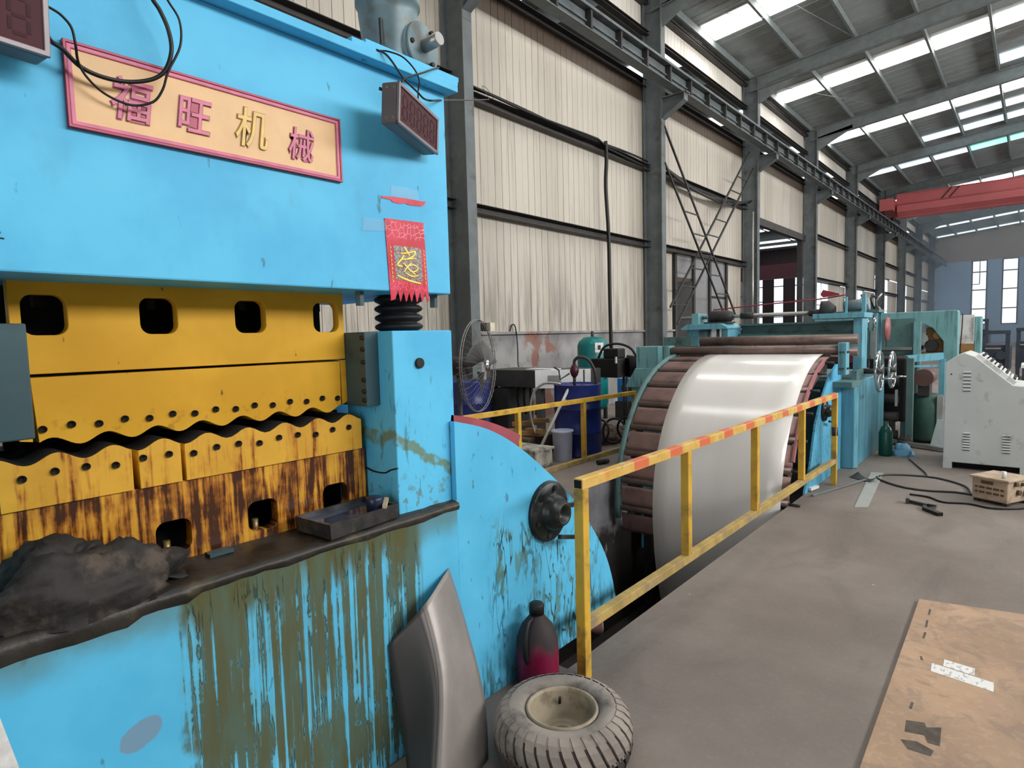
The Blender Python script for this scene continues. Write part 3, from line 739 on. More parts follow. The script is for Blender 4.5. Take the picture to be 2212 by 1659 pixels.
plate([[(0.503, 2.224), (1.302, 2.224), (1.302, 2.427), (0.503, 2.427)], [(0.514, 2.235), (1.291, 2.235), (1.291, 2.416), (0.514, 2.416)]], -1.9, -1.886, YZ, 'sign_rim', m_pink, sb, bevel=0.002)
for ch, y, zc, sz in (('福', 0.649, 2.322, .122), ('旺', 0.812, 2.322, .118), ('机', 0.983, 2.327, .128), ('械', 1.155, 2.314, .112)):
    gold = ch == '机'
    for dep, off, mm, dx in ((.0010, .0034, m_gold if gold else m_pinkd, 0), (.0030, .0008, m_goldl if gold else m_pink, .0012)):
        me = text_mesh(ch, sz, dep, off, 0.16, 0.84)
        vs_ = [v.co for v in me.vertices]
        cx_ = (min(v.x for v in vs_) + max(v.x for v in vs_)) / 2; cy_ = (min(v.y for v in vs_) + max(v.y for v in vs_)) / 2
        me.transform(Matrix.Translation((-1.8905 + dx, y, zc)) @ YZ @ Matrix.Translation((-cx_, -cy_, 0)))
        from_mesh(me, 'sign_character', mm, sb)

# ------------------------------------------------------------------ curved roller tables at both ends of the pit
def curved_table(root, yc, zc, R, sg, x0, x1, t0, t1, pitch, stubs, mats):
    mslat, mrol = mats
    def P(x, t, r): t = math.radians(t); return (x, yc + sg * r * math.sin(t), zc + r * math.cos(t))
    t = t0; k = 0
    while t < t1:
        n = 6; a = t + pitch * .19; e = t + pitch * .86
        b = MB(); rows = [[P(x, a + (e - a) * i / n, R - .012 + (-.012 if i == n else 0)) for x in (x0, x1)] for i in range(n + 1)]
        b.grid(rows, .02, smooth=True); b.build('slat', mslat, root)
        MB().cyl(P(x0, t, R - .012), P(x1, t, R - .012), .036, n=16).build('roller', mrol, root)
        if stubs: MB().cyl(P(x1, t, R - .014), P(x1 + .10, t, R - .014), .013, n=8).build('shaft_end', m_dark, root)
        t += pitch; k += 1
    for x in (x0 + .05, (x0 + x1) / 2, x1 - .05):
        b = MB(); n = 20
        pts = [P(x, t0 + (t1 - t0) * i / n, R - .05)[1:] for i in range(n + 1)] + [P(x, t1 - (t1 - t0) * i / n, R - .17)[1:] for i in range(n + 1)]
        b.prism(pts, 'x', x - .01, x + .01); b.build('rib', m_dark, root)
def arc_pts(x, yc, zc, r, sg, t0, t1, n=22):
    return [(x, yc + sg * r * math.sin(math.radians(t0 + (t1 - t0) * i / n)), zc + r * math.cos(math.radians(t0 + (t1 - t0) * i / n))) for i in range(n + 1)]
def stained_blue(name, base, stain, amt, ymin, ymax):
    n = NT(name); p = n.pos(); o = n.sep(p)
    c = n.mix(n.rng(n.noise(p, 2.2, 6, 0.6), 0.35, 0.65), lin(base), lin(tuple(min(255, x + 12) for x in base)))
    q = n.math('ABSOLUTE', n.math('SUBTRACT', n.noise(n.scale(p, (0, 9, 2.4), (0, .3, .2)), 1.0, 2, .5, .5), .5))
    q2 = n.math('ABSOLUTE', n.math('SUBTRACT', n.noise(n.scale(p, (0, 17, 3.0), (0, 1.3, 2.2)), 1.0, 2, .5, .3), .47))
    v = n.math('MINIMUM', q, q2)
    reg = n.mul(n.rng(n.noise(p, 4, 4), 0.36, 0.5), n.rng(o[1], ymin, ymin + .12), n.rng(o[1], ymax, ymax - .25), n.rng(o[2], 0.86, 0.72))
    c = n.mix(n.mul(n.rng(v, 0.020, 0.009), reg, amt), c, lin(stain))
    c = n.mix(n.mul(n.rng(n.noise(n.scale(p, (20, 20, 8)), 1.0, 5, 0.6), 0.52, 0.6), reg, amt * .8), c, lin((92, 136, 128)))
    c = n.mix(n.mul(n.rng(n.noise(n.scale(p, (30, 30, 4)), 1.0, 5, 0.6), 0.48, 0.62), n.rng(o[2], 0.3, 0.05), amt), c, lin((62, 100, 106)))
    c = n.mix(n.mul(n.rng(n.noise(n.scale(p, (14, 14, 8)), 1.6, 3), 0.66, 0.72), .6), c, lin((66, 92, 96)))
    return n.done(c, 0.5, 0, 0.25)
m_plate1 = stained_blue('blue_side_plate', (84, 182, 224), (52, 70, 62), 0.95, 1.95, 3.0)
m_plate2 = stained_blue('blue_side_plate_far', (82, 166, 204), (70, 110, 116), 0.7, 6.0, 8.2)
m_hub = paint('oily_black_hub', (40, 44, 44), 0.35, 0.3, 0.3, 10, (70, 76, 74), 0.4, 10)
m_pinkslat = paint('dusty_pink_strip', (164, 104, 108), 0.5, 0, 0.15, 6)
m_redslat = paint('red_guard_strip', (166, 72, 82), 0.5, 0, 0.15, 6, (120, 84, 84), 0.4)
def hub(root, x, y, z, r):
    h = MB().lathe([(r, 0), (r, .018), (r * .93, .026), (r * .60, .030), (r * .58, .055), (r * .48, .085), (r * .40, .086), (r * .36, .110), (r * .28, .110), (r * .24, .07), (0.001, .07)], (x, y, z), (1, 0, 0), 36).build('hub_flange', m_hub, root)
    for i in range(6):
        a = 2 * PI * i / 6 + .3
        MB().cyl((x + .02, y + r * .78 * math.cos(a), z + r * .78 * math.sin(a)), (x + .036, y + r * .78 * math.cos(a), z + r * .78 * math.sin(a)), r * .09, n=6, smooth=False).build('hub_bolt', m_hub, h)
    return h
t1 = thing('curved_roller_table', 'blue quarter-round roller table between the press and the pit, black hub on its side plate', 'roller table', (-2.6, 2.3, 0))
yc, zc, R = 1.55, -0.25, 1.575
PR = [(9.1, 1.572), (17, 1.560), (26, 1.533), (38, 1.508), (46, 1.514), (53, 1.526), (64, 1.556), (72, 1.572), (81, 1.580)]
pl = [(v.x, v.y) for v in spline([Vector((yc + r * math.sin(math.radians(a)), zc + r * math.cos(math.radians(a)), 0)) for a, r in PR], 5)]
MB().prism(pl + [(1.799, .001)], 'x', -1.895, -1.868).build('side_plate', m_plate1, t1)
curved_table(t1, yc, zc, 1.51, 1, -3.45, -1.925, 14, 84, 10.5, 0, (m_rust, m_roller))
b = MB(); aa = arc_pts(0, yc, zc, 1.52, 1, 9.5, 27); bb = arc_pts(0, yc, zc, 1.598, 1, 27, 9.5)
b.prism([p[1:] for p in aa] + [p[1:] for p in bb], 'x', -2.02, -1.90).build('guard_strip', m_redslat, t1)
MB().prism([p[1:] for p in arc_pts(0, yc, zc, 1.50, 1, 9.1, 80.3, 24)] + [(1.80, .001)], 'x', -3.49, -3.46).build('side_plate', m_plate1, t1)
hub(t1, -1.868, 2.435, 0.765, 0.155)
MB().bar((-1.79, 2.50, .79), (-1.78, 2.64, .775), .018, .022).build('hub_lever', m_hub, t1)
MB().bar((-1.80, 2.44, .64), (-1.79, 2.60, .60), .018, .02).build('hub_lever', m_hub, t1)

t2 = thing('curved_roller_table', 'arched table of brown slats and rollers under the white sheet, before the blue leveller', 'roller table', (-2.6, 6.9, -1.75))
yc2, zc2, R2 = 7.55, -0.25, 1.60
curved_table(t2, yc2, zc2, R2, -1, -3.5, -1.72, 2, 98, 11.2, 1, (m_rust, m_roller))
MB().tube(arc_pts(-3.545, yc2, zc2, R2 + .01, -1, 4, 96), .032, 10).build('edge_tube', m_dteal, t2)
for a in (14, 36, 58, 80):
    q = arc_pts(0, yc2, zc2, R2 - .03, -1, a, a + 1, 1)[0]
    MB().bar((-3.62, q[1], q[2]), (-3.48, q[1], q[2]), .05, .03).build('edge_bracket', m_dteal, t2)
aa = arc_pts(0, yc2, zc2, R2 + .02, -1, 12, 66); bb = arc_pts(0, yc2, zc2, R2 - .03, -1, 66, 12)
MB().prism([p[1:] for p in aa] + [p[1:] for p in bb], 'x', -1.725, -1.705).build('guard_strip', m_pinkslat, t2)
MB().prism([(7.75, 1.258), (7.4, 1.12), (7.14, .93), (6.98, .78), (6.875, .657), (6.79, .48), (6.714, .293), (6.60, .12), (6.504, .02), (6.46, -.1), (6.42, -.9), (7.65, -.9), (7.65, -.01), (7.99, -.01), (7.99, 1.258)], 'x', -1.735, -1.715).build('side_plate', m_plate2, t2)
MB().prism([(7.75, 1.258), (7.14, .93), (6.875, .657), (6.714, .293), (6.46, -.1), (6.42, -.9), (7.65, -.9), (7.65, 0), (7.99, 0), (7.99, 1.258)], 'x', -3.52, -3.50).build('side_plate', m_plate2, t2)
for x in (-3.45, -1.80):
    for y in (6.5, 7.55): MB().box(x - .05, x + .05, y - .05, y + .05, -1.75, -.2).build('leg', m_dark, t2)
hub(t2, -1.715, 7.19, .775, .115)
MB().bar((-1.66, 7.2, .66), (-1.64, 7.36, .63), .02, .02).build('hub_lever', m_hub, t2)

# the steel strip: over the arch, down into the pit
def sheet_mat():
    n = NT('coated_white_steel'); p = n.pos()
    c = n.mix(n.rng(n.noise(n.scale(p, (1.5, 0.2, 0.2)), 1.2, 3), 0.3, 0.7), lin((226, 224, 220)), lin((236, 234, 231)))
    return n.done(c, 0.17, 0.0, 0.6)
prof = [p[1:] for p in arc_pts(0, yc2, zc2, R2 + .032, -1, -8, 88, 40)] + [(5.92, -.4), (5.945, -.7), (6.0, -1.0), (6.09, -1.3), (6.26, -1.56), (6.5, -1.70)]
nx = 9
rows = [[(-3.10 + (1.32) * i / (nx - 1), y, z) for i in range(nx)] for y, z in prof]
tag(MB().grid(rows, .003).build('steel_strip', sheet_mat()), 'glossy white steel strip draped over the arched roller table into the pit', 'sheet metal')

# ------------------------------------------------------------------ yellow safety rails
def rail_paint():
    n = NT('yellow_rail_with_red_bands'); p = n.pos(); o = n.sep(p)
    c = n.mix(n.rng(n.noise(p, 9, 5), 0.35, 0.65), lin((204, 162, 72)), lin((220, 184, 104)))
    band = n.rng(n.math('SINE', n.math('ADD', n.mul(o[1], 15.5), n.mul(n.noise(p, 3, 2), 1.2))), 0.25, 0.35)
    c = n.mix(n.mul(band, n.rng(o[1], 2.5, 2.65), n.rng(o[2], .93, .94), 0.85), c, lin((214, 92, 68)))
    wear = n.rng(n.noise(n.scale(p, (30, 6, 30)), 1.5, 5, .65), 0.5, 0.62)
    c = n.mix(n.mul(wear, n.rng(n.sep(n.node('ShaderNodeNewGeometry').outputs['Normal'])[2], .5, .9), 0.8), c, lin((176, 140, 126)))
    c = n.mix(n.mul(n.rng(n.noise(p, 16, 5), 0.6, 0.7), 0.5), c, lin((128, 96, 40)))
    return n.done(c, 0.5, 0, 0.35)
m_rail = rail_paint()
m_dusty = paint('dusty_yellow_bar', (172, 146, 84), 0.7, 0, 0.2, 8, (134, 120, 104), 0.6, 6)
rl = thing('safety_rail', 'yellow handrail with red bands along the right edge of the pit', 'railing', (-1.6, 4.7, 0))
RX = lambda y: -1.61 + (y - 2.4) * .006
MB().bar((RX(2.34), 2.34, .957), (RX(7.1), 7.1, .957), .052, .052).build('top_rail', m_rail, rl, bevel=.004)
MB().bar((RX(2.36), 2.36, .26), (RX(7.1), 7.1, .26), .05, .05).build('lower_rail', m_dusty, rl, bevel=.004)
for i, y in enumerate((2.365, 3.50, 4.70, 5.91, 7.08)):
    z0 = 0.0 if i in (0, 4) else .285
    MB().box(RX(y) - .026, RX(y) + .026, y - .026, y + .026, z0, .931).build('post', m_yellow, rl, bevel=.004)
MB().box(RX(2.34) - .019, RX(2.34) + .019, 2.335, 2.3395, .938, .976).build('open_tube_end', m_void, rl)
MB().tube([(RX(7.1) + .0, 7.08, .53), (RX(7.1), 7.08, .62)], .034, 8).build('tape_wrap', m_dark, rl)
r2 = thing('safety_rail', 'yellow handrail on the far side of the pit, in front of the blue drum', 'railing', (-4.45, 6.1, 0))
MB().bar((-4.45, 3.6, .845), (-4.45, 7.98, .80), .055, .055).build('top_rail', m_yellow, r2, bevel=.004)
MB().bar((-4.45, 3.6, .03), (-4.45, 7.98, .03), .06, .06).build('lower_rail', m_dusty, r2, bevel=.004)
for y in (4.0, 5.29, 6.62, 7.95): MB().box(-4.478, -4.422, y - .028, y + .028, .06, .82).build('post', m_yellow, r2, bevel=.004)
# ------------------------------------------------------------------ digital displays, wires, charm and motor on the press
m_case = paint('brown_grey_case', (92, 84, 84), 0.45, 0, 0.08, 10)
m_bezel = paint('grey_bezel', (120, 112, 116), 0.35, 0.2, 0.08, 10)
m_redface = paint('dark_red_acrylic', (66, 16, 28), 0.4, 0, 0.1, 6, spec=0.12)
m_digit = paint('unlit_digit', (52, 13, 23), 0.4, spec=0.1)
def display(center, yaw, pit, rol, d, w, h, label, bracket):
    t = thing('digital_display', label, 'display', center)
    M = Matrix.Rotation(yaw, 3, 'Z') @ Matrix.Rotation(pit, 3, 'Y') @ Matrix.Rotation(rol, 3, 'X'); c = Vector(center)
    T = lambda x, y, z: c + M @ Vector((x, y, z))
    MB().obox(T(-.004, 0, 0), (d - .008, w, h), M).build('housing', m_case, t, bevel=.008)
    f = .013
    b = MB()
    for zz in (h / 2 - f / 2, -h / 2 + f / 2): b.obox(T(d / 2 - .004, 0, zz), (.01, w, f), M)
    for yy in (w / 2 - f / 2, -w / 2 + f / 2): b.obox(T(d / 2 - .004, yy, 0), (.01, f, h), M)
    b.build('bezel', m_bezel, t, bevel=.002)
    MB().obox(T(d / 2 - .006, 0, 0), (.006, w - 2 * f, h - 2 * f), M).build('face_plate', m_redface, t)
    sw, sh = .036, .078
    for k in range(5):
        y = -w / 2 + .058 + k * (w - .116) / 4
        b = MB()
        for dz in (-sh / 2, 0, sh / 2): b.obox(T(d / 2 - .0026, y, dz), (.0012, sw * .7, .008), M)
        for dy in (-sw / 2, sw / 2):
            for dz in (-sh / 4, sh / 4): b.obox(T(d / 2 - .0026, y + dy, dz), (.0012, .008, sh * .36), M)
        b.build('digit', m_digit, t)
    for yy in (-.4, .4):
        for zz in (-.36, .36): MB().cyl(T(-.2 * d + .4 * d * (yy > 0), -w / 2 - .0015, zz * h), T(-.2 * d + .4 * d * (yy > 0), -w / 2 + .003, zz * h), .003, n=8).build('screw', m_chrome, t)
    for a, b_ in bracket: MB().cyl(a, b_, .006, n=8).build('mount_bolt', m_bolt, t)
    return t
display((-1.791, 1.558, 2.466), .432, .053, -.033, .0686, .355, .142, 'grey digital display with dark red face hung at an angle, right of the sign board', [((-1.775, 1.400, 2.535), (-1.768, 1.425, 2.533)), ((-1.91, 1.60, 2.48), (-1.83, 1.58, 2.48))])
display((-1.805, 0.265, 2.412), .10, .03, -.02, .085, .355, .142, 'grey digital display with dark red face at the top left corner', [((-1.91, 0.2, 2.42), (-1.84, 0.2, 2.42)), ((-1.91, 0.36, 2.42), (-1.84, 0.36, 2.42))])
def cable(pts, r, label, name='cable', mat=None, sub=5):
    return tag(MB().tube(pts, r, 8, sub).build(name, mat or m_cable), label, 'cable')
cable([(-1.80, .44, 2.463), (-1.815, .463, 2.465), (-1.82, .482, 2.459), (-1.82, .50, 2.438), (-1.82, .506, 2.401), (-1.84, .515, 2.366), (-1.85, .536, 2.336), (-1.86, .578, 2.310), (-1.86, .636, 2.299), (-1.85, .685, 2.317), (-1.84, .709, 2.354), (-1.83, .723, 2.404), (-1.82, .755, 2.479), (-1.82, .757, 2.547), (-1.82, .729, 2.591), (-1.825, .706, 2.64), (-1.86, .69, 2.72), (-1.95, .68, 2.75)], .0032, 'thin black cable looping lowest across the sign board')
cable([(-1.79, .44, 2.395), (-1.82, .456, 2.390), (-1.83, .48, 2.384), (-1.85, .522, 2.360), (-1.85, .572, 2.349), (-1.85, .631, 2.355), (-1.84, .685, 2.375), (-1.83, .716, 2.406), (-1.82, .731, 2.459), (-1.82, .726, 2.512), (-1.82, .708, 2.555), (-1.82, .69, 2.58), (-1.825, .672, 2.63), (-1.86, .66, 2.72), (-1.95, .65, 2.75)], .0056, 'thicker black cable looping over the top of the sign board')
cable([(-1.90, 1.43, 2.735), (-1.86, 1.464, 2.692 + .02), (-1.83, 1.49, 2.707), (-1.80, 1.533, 2.692), (-1.79, 1.579, 2.660), (-1.79, 1.602, 2.625), (-1.80, 1.604, 2.593), (-1.80, 1.60, 2.545)], .0032, 'thin black cable arching from the motor foot down to the right-hand display')
cable([(-1.90, 1.42, 2.728), (-1.84, 1.47, 2.702), (-1.82, 1.495, 2.675), (-1.80, 1.53, 2.619), (-1.79, 1.591, 2.580), (-1.80, 1.645, 2.569), (-1.95, 1.883, 2.671), (-3.2, 3.5, 3.44), (-5.4, 6.0, 4.72), (-7.30, 7.95, 5.95), (-7.5, 8.3, 6.06), (-7.62, 8.6, 6.0)], .0038, 'black cable stretched from the right-hand display across to the steel wall')
cable([(-1.775, 1.50, 2.545), (-1.78, 1.512, 2.596), (-1.78, 1.56, 2.627), (-1.78, 1.615, 2.655), (-1.82, 1.70, 2.705), (-1.88, 1.79, 2.755)], .0034, 'short black cable rising from the display towards the motor flange')
# paper charm
def charm_mat():
    n = NT('shiny_red_paper'); p = n.pos(); o = n.sep(p)
    v = n.vor(n.scale(p, (0, 42, 42)), 1.0, 'DISTANCE_TO_EDGE')
    c = n.mix(n.rng(n.noise(p, 12, 4), .4, .6), lin((196, 24, 52)), lin((214, 52, 78)))
    top = n.mul(n.rng(o[2], 2.045, 2.055), n.rng(o[2], 2.115, 2.105))
    c = n.mix(n.mul(n.rng(v, .05, .02), top, .8), c, lin((232, 160, 180)))
    bot = n.mul(n.rng(o[2], 1.89, 1.88), n.rng(o[2], 1.845, 1.852))
    c = n.mix(n.mul(n.rng(v, .06, .03), bot, .6), c, lin((226, 110, 140)))
    return n.done(c, 0.42, 0, 0.35)
def charm_panel_mat():
    n = NT('green_gold_print'); p = n.pos()
    v = n.vor(n.scale(p, (0, 70, 70)), 1.0, 'DISTANCE_TO_EDGE')
    c = n.mix(n.rng(v, .10, .06), lin((126, 142, 132)), lin((128, 52, 70)))
    return n.done(c, 0.35, 0.1)
ch = thing('paper_charm', 'red paper charm with gold characters and a fringed lower edge, taped under the display', 'charm', (-1.89, 1.6, 1.81))
m_charm = charm_mat()
def tilt(y, z): return (1.596 + (y - 1.596) - (z - 2.12) * .048 , z)
out = [(1.496, 2.118), (1.692, 2.124), (1.692, 1.81)]
N = 7
for i in range(N):
    ya = 1.692 - i * .196 / N; yb_ = ya - .196 / N
    out += [(ya - .004, 1.808 + .004 * (i % 2)), ((ya + yb_) / 2 + .004, 1.803), ((ya + yb_) / 2 - .004, 1.842 + .004 * (i % 3))] if i < N - 1 else [(ya - .006, 1.812), (yb_, 1.806)]
out = [tilt(*q) for q in out]
plate([out], -1.8985, -1.8965, YZ, 'paper', m_charm, ch)
plate([[tilt(*q) for q in ((1.528, 2.02), (1.668, 2.02), (1.668, 1.888), (1.528, 1.888))]], -1.8965, -1.896, YZ, 'printed_panel', charm_panel_mat(), ch)
m_goldp = paint('gold_foil', (238, 206, 110), 0.25, 0.4)
def stroke(pts, w, nm):
    b = MB(); pts = spline([Vector((-1.8955, *tilt(*q))) for q in pts], 6); rows = []
    for i, p in enumerate(pts):
        t = (pts[min(i + 1, len(pts) - 1)] - pts[max(i - 1, 0)]).normalized(); nrm = Vector((0, -t.z, t.y)); k = w * (1 - .5 * abs(i / (len(pts) - 1) - .4))
        rows.append([p + nrm * k, p + Vector((.0012, 0, 0)), p - nrm * k])
    b.grid(rows, .0008); b.build(nm, m_goldp, ch)
for s_, w in (([(1.578, 2.018), (1.594, 2.0), (1.604, 1.984)], .006), ([(1.558, 1.99), (1.60, 1.996), (1.635, 2.004), (1.625, 1.985), (1.575, 1.966)], .005), ([(1.578, 1.985), (1.56, 1.965), (1.54, 1.945), (1.565, 1.94)], .006),
              ([(1.56, 1.968), (1.60, 1.972), (1.64, 1.978)], .004), ([(1.57, 1.955), (1.60, 1.93), (1.63, 1.912)], .005), ([(1.615, 1.958), (1.59, 1.94), (1.57, 1.918)], .004), ([(1.60, 1.945), (1.62, 1.95), (1.645, 1.94), (1.628, 1.925), (1.60, 1.925)], .004),
              ([(1.575, 1.918), (1.61, 1.905), (1.645, 1.91)], .004), ([(1.535, 1.905), (1.57, 1.893), (1.61, 1.884), (1.655, 1.878)], .006)): stroke(s_, w, 'gold_stroke')
for y in (1.512, 1.680):
    for i in range(9):
        z = 2.015 - i * .016; stroke([(y - .004, z), (y + .003, z - .005), (y - .002, z - .010)], .0022, 'gold_stroke')
tr = MB().prism([(1.487, 2.200), (1.52, 2.203), (1.60, 2.208), (1.69, 2.209), (1.712, 2.213), (1.700, 2.196), (1.68, 2.188), (1.62, 2.185), (1.60, 2.189), (1.575, 2.183), (1.54, 2.184), (1.53, 2.192), (1.487, 2.192)], 'x', -1.8995, -1.8975).build('paper_scrap', m_charm)
tag(tr, 'torn strip of red paper left under tape above the charm', 'paper')
def tape_mat():
    n = NT('clear_tape'); n.b.inputs['Alpha'].default_value = 0.16
    return n.done(lin((170, 216, 236)), 0.25, 0, 0.3)
m_tape = tape_mat()
tag(MB().prism([(1.53, 2.206), (1.672, 2.210), (1.668, 2.245), (1.60, 2.25), (1.535, 2.246)], 'x', -1.8992, -1.8968).build('tape', m_tape), 'clear crinkled tape over the torn red strip', 'tape')
tag(MB().prism([(1.392, 2.06), (1.505, 2.07), (1.502, 2.108), (1.40, 2.108)], 'x', -1.8993, -1.8962).build('tape', m_tape), 'clear tape left of the red paper charm', 'tape')
# scribbled mark at the far left of the beam
tag(MB().tube([(-1.8985, .326, 1.936), (-1.898, .335, 1.939), (-1.898, .342, 1.935), (-1.898, .335, 1.926), (-1.898, .329, 1.920), (-1.898, .339, 1.922), (-1.898, .349, 1.921)], .0014, 6, 4).build('pen_mark', m_black), 'small black handwritten figure 2 at the left end of the blue beam', 'writing')
# geared motor on top of the beam
m_motor = paint('bluish_grey_motor', (106, 128, 134), 0.4, 0.1, 0.18, 6, (104, 98, 90), 0.45, 8)
mo = thing('gear_motor', 'grey gear motor with a round flange and stub shaft on top of the blue press', 'motor', (-2.10, 1.74, 2.742))
MB().lathe([(.098, 2.742), (.100, 2.80), (.112, 2.90), (.124, 3.0), (.126, 3.045), (.135, 3.05), (.135, 3.075), (.11, 3.10), (.10, 3.25), (.001, 3.26)], (-2.12, 1.735, 0), n=40).build('motor_body', m_motor, mo)
MB().cyl((-2.10, 1.79, 2.885), (-2.02, 1.81, 2.885), .085, .10, n=32).build('flange_neck', m_motor, mo)
fl_ = MB().lathe([(.100, 0), (.100, .022), (.094, .027), (.035, .027), (.030, .031), (.001, .031)], (-2.025, 1.818, 2.885), (1, .12, 0), 36).build('flange', m_motor, mo)
MB().cyl((-1.995, 1.82, 2.885), (-1.905, 1.825, 2.892), .026, n=20).build('output_shaft', m_silver, mo)
for a in (60, 180, 300):
    a = math.radians(a); p = Vector((-1.996, 1.82 + .074 * math.cos(a), 2.885 + .074 * math.sin(a)))
    MB().cyl(p, p + Vector((.014, .002, 0)), .010, n=10).build('flange_bolt', m_bolt, fl_)
MB().box(-2.17, -1.97, 1.60, 1.86, 2.742, 2.752).build('motor_foot', m_motor, mo)
MB().bar((-2.05, 1.640, 2.752), (-2.045, 1.632, 2.95), .008, .012).build('cooling_fin', m_dark, mo)

# ------------------------------------------------------------------ things lying on the press table
def lump(name, cx_, cy_, cz, sx, sy, sz, mat, seed, parent=None, n=44, m=22, amp=.22):
    from mathutils import noise as mn
    rows = []
    for j in range(m + 1):
        v = j / m * PI / 2; row = []
        for i in range(n + 1):
            u = 2 * PI * (i % n) / n; d = Vector((math.cos(v) * math.cos(u), math.cos(v) * math.sin(u), math.sin(v)))
            o_ = Vector((seed * 3.1, seed * 1.7, 0))
            k = 1 + amp * (1.1 * mn.noise(d * 1.6 + o_) + .7 * (.5 - abs(mn.noise(d * 3.4 + o_))) + .45 * (.4 - abs(mn.noise(d * 7.5 + o_))))
            row.append((cx_ + sx * k * d.x, cy_ + sy * k * d.y, cz + sz * k * d.z))
        rows.append(row)
    return MB().grid(rows).build(name, mat, parent)
rg = lump('oily_cloth', -1.945, 0.44, 0.945, .098, .21, .150, m_rag, 3, amp=.5); tag(rg, 'heap of black oily rags at the left end of the press table', 'cloth')
rows = [[(-1.95 + .06 * (i / 4 - .5) + .004 * math.sin(j), .56 + .16 * j / 8, .962 + .05 * max(0, 1 - j / 7) ** 1.5 + .008 * math.sin(j * 1.3 + i * 2) + .006) for i in range(5)] for j in range(9)]
tag(MB().grid(rows, .006).build('oily_cloth', m_rag), 'flat tail of black rag trailing off the heap on the press table', 'cloth')
m_tray = paint('oily_dark_tray', (66, 66, 70), 0.3, 0.5, 0.3, 14, (112, 106, 98), 0.4, 10)
m_oil = paint('used_oil', (72, 80, 98), 0.08, 0.2, 0.35, 18)
ty = thing('drip_tray', 'dark metal drip tray with oily contents on the press table below the dies', 'tray', (-1.935, 1.35, .962))
def corner(u, v, z):   # tray lies a little askew
    a = Vector((-1.842, 1.164, 0)); e1 = Vector((-.03, .318, 0)); e2 = Vector((-.205, -.012, 0)); p = a + e1 * u + e2 * v
    return (p.x, p.y, z)
def slab(z0, z1, u0, u1, v0, v1, flare=0):
    q = [corner(u, v, z0) for u, v in ((u0, v0), (u1, v0), (u1, v1), (u0, v1))] + [corner(u, v, z1) for u, v in ((u0 - flare, v0 - flare), (u1 + flare, v0 - flare), (u1 + flare, v1 + flare), (u0 - flare, v1 + flare))]
    return MB().add(q, [(0, 3, 2, 1), (4, 5, 6, 7), (0, 1, 5, 4), (1, 2, 6, 5), (2, 3, 7, 6), (3, 0, 4, 7)])
for u0, u1, v0, v1 in ((0, 1, 0, .03), (0, 1, .97, 1), (0, .02, .03, .97), (.98, 1, .03, .97)): slab(.964, 1.018, u0, u1, v0, v1, .012).build('tray_wall', m_tray, ty)
slab(.964, .972, .02, .98, .03, .97).build('tray_floor', m_tray, ty)
slab(.972, .999, .02, .98, .03, .97).build('oil_fill', m_oil, ty)
jar = MB().lathe([(.03, 0), (.032, .05), (.028, .055), (.001, .055)], (-1.915, 1.405, 1.0), n=20).build('can', paint('dark_blue_can', (30, 38, 62), .3)); tag(jar, 'small dark blue can standing in the drip tray', 'can')
wd = MB().bar((-1.86, 1.41, 1.022), (-1.93, 1.475, 1.030), .016, .012).build('wood_stick', paint('pale_wood', (176, 160, 136), .7)); tag(wd, 'pale wooden stick lying across the right end of the drip tray', 'stick')

# ------------------------------------------------------------------ foreground floor: bent sheet, jug, tyre, board
m_galv = paint('dusty_galvanised', (132, 126, 122), 0.42, 0.25, 0.07, 2, (104, 98, 95), 0.3, 2)
Lk = spline([Vector(q) for q in ((-1.855, 1.396, .485), (-1.84, 1.404, .33), (-1.80, 1.41, .119), (-1.785, 1.41, .004))], 5)
Kk = spline([Vector(q) for q in ((-1.765, 1.515, .632), (-1.68, 1.493, .492), (-1.61, 1.44, .345), (-1.50, 1.28, .004))], 5)
Rk = spline([Vector(q) for q in ((-1.857, 1.726, .687), (-1.825, 1.772, .475), (-1.69, 1.742, .185), (-1.585, 1.648, .004))], 5)
rows = []
for l_, k_, r_ in zip(Lk, Kk, Rk):
    row = []
    for i in range(17):
        s_ = i / 16
        q = l_.lerp(k_, s_ / .4) if s_ < .4 else k_.lerp(r_, (s_ - .4) / .6)
        if abs(s_ - .4) < .13:
            u = (s_ - .27) / .26; a_ = l_.lerp(k_, .675); b_ = k_.lerp(r_, .217); q = a_ * (1 - u) ** 2 + k_ * 2 * u * (1 - u) + b_ * u * u
        row.append(tuple(q))
    rows.append(row)
def bent_mat():
    n = NT('dusty_bent_sheet'); p = n.pos()
    c = n.mix(n.rng(n.noise(p, 4, 5), .35, .65), lin((138, 131, 127)), lin((154, 147, 143)))
    c = n.mix(n.mul(n.rng(n.noise(n.scale(p, (6, 6, 2.5)), 1.6, 2), .68, .71), .7), c, lin((96, 92, 92)))
    return n.done(c, 0.4, 0.2, .4)
bs = thing('bent_sheet', 'grey bent steel sheet leaning against the press bed beside the tyre', 'sheet metal', (-1.70, 1.55, 0))
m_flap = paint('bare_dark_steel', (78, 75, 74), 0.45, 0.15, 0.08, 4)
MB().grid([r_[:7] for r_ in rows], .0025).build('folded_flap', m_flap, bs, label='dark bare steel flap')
MB().grid([r_[6:] for r_ in rows], .0025).build('dusty_face', bent_mat(), bs)
jg = thing('jug', 'dark magenta plastic jug with a black cap behind the tyre', 'jug', (-1.765, 2.20, 0))
def jug_mat():
    n = NT('dirty_magenta_plastic'); p = n.pos(); o = n.sep(p)
    f = n.rng(n.math('ADD', o[2], n.mul(n.math('SUBTRACT', n.noise(n.scale(p, (9, 9, 5)), 1.2, 4), .5), .25)), .13, .24)
    return n.done(n.mix(f, lin((128, 22, 62)), lin((52, 44, 46))), n.rng(f, 0, 1, .28, .7), 0, .4)
m_mag = jug_mat()
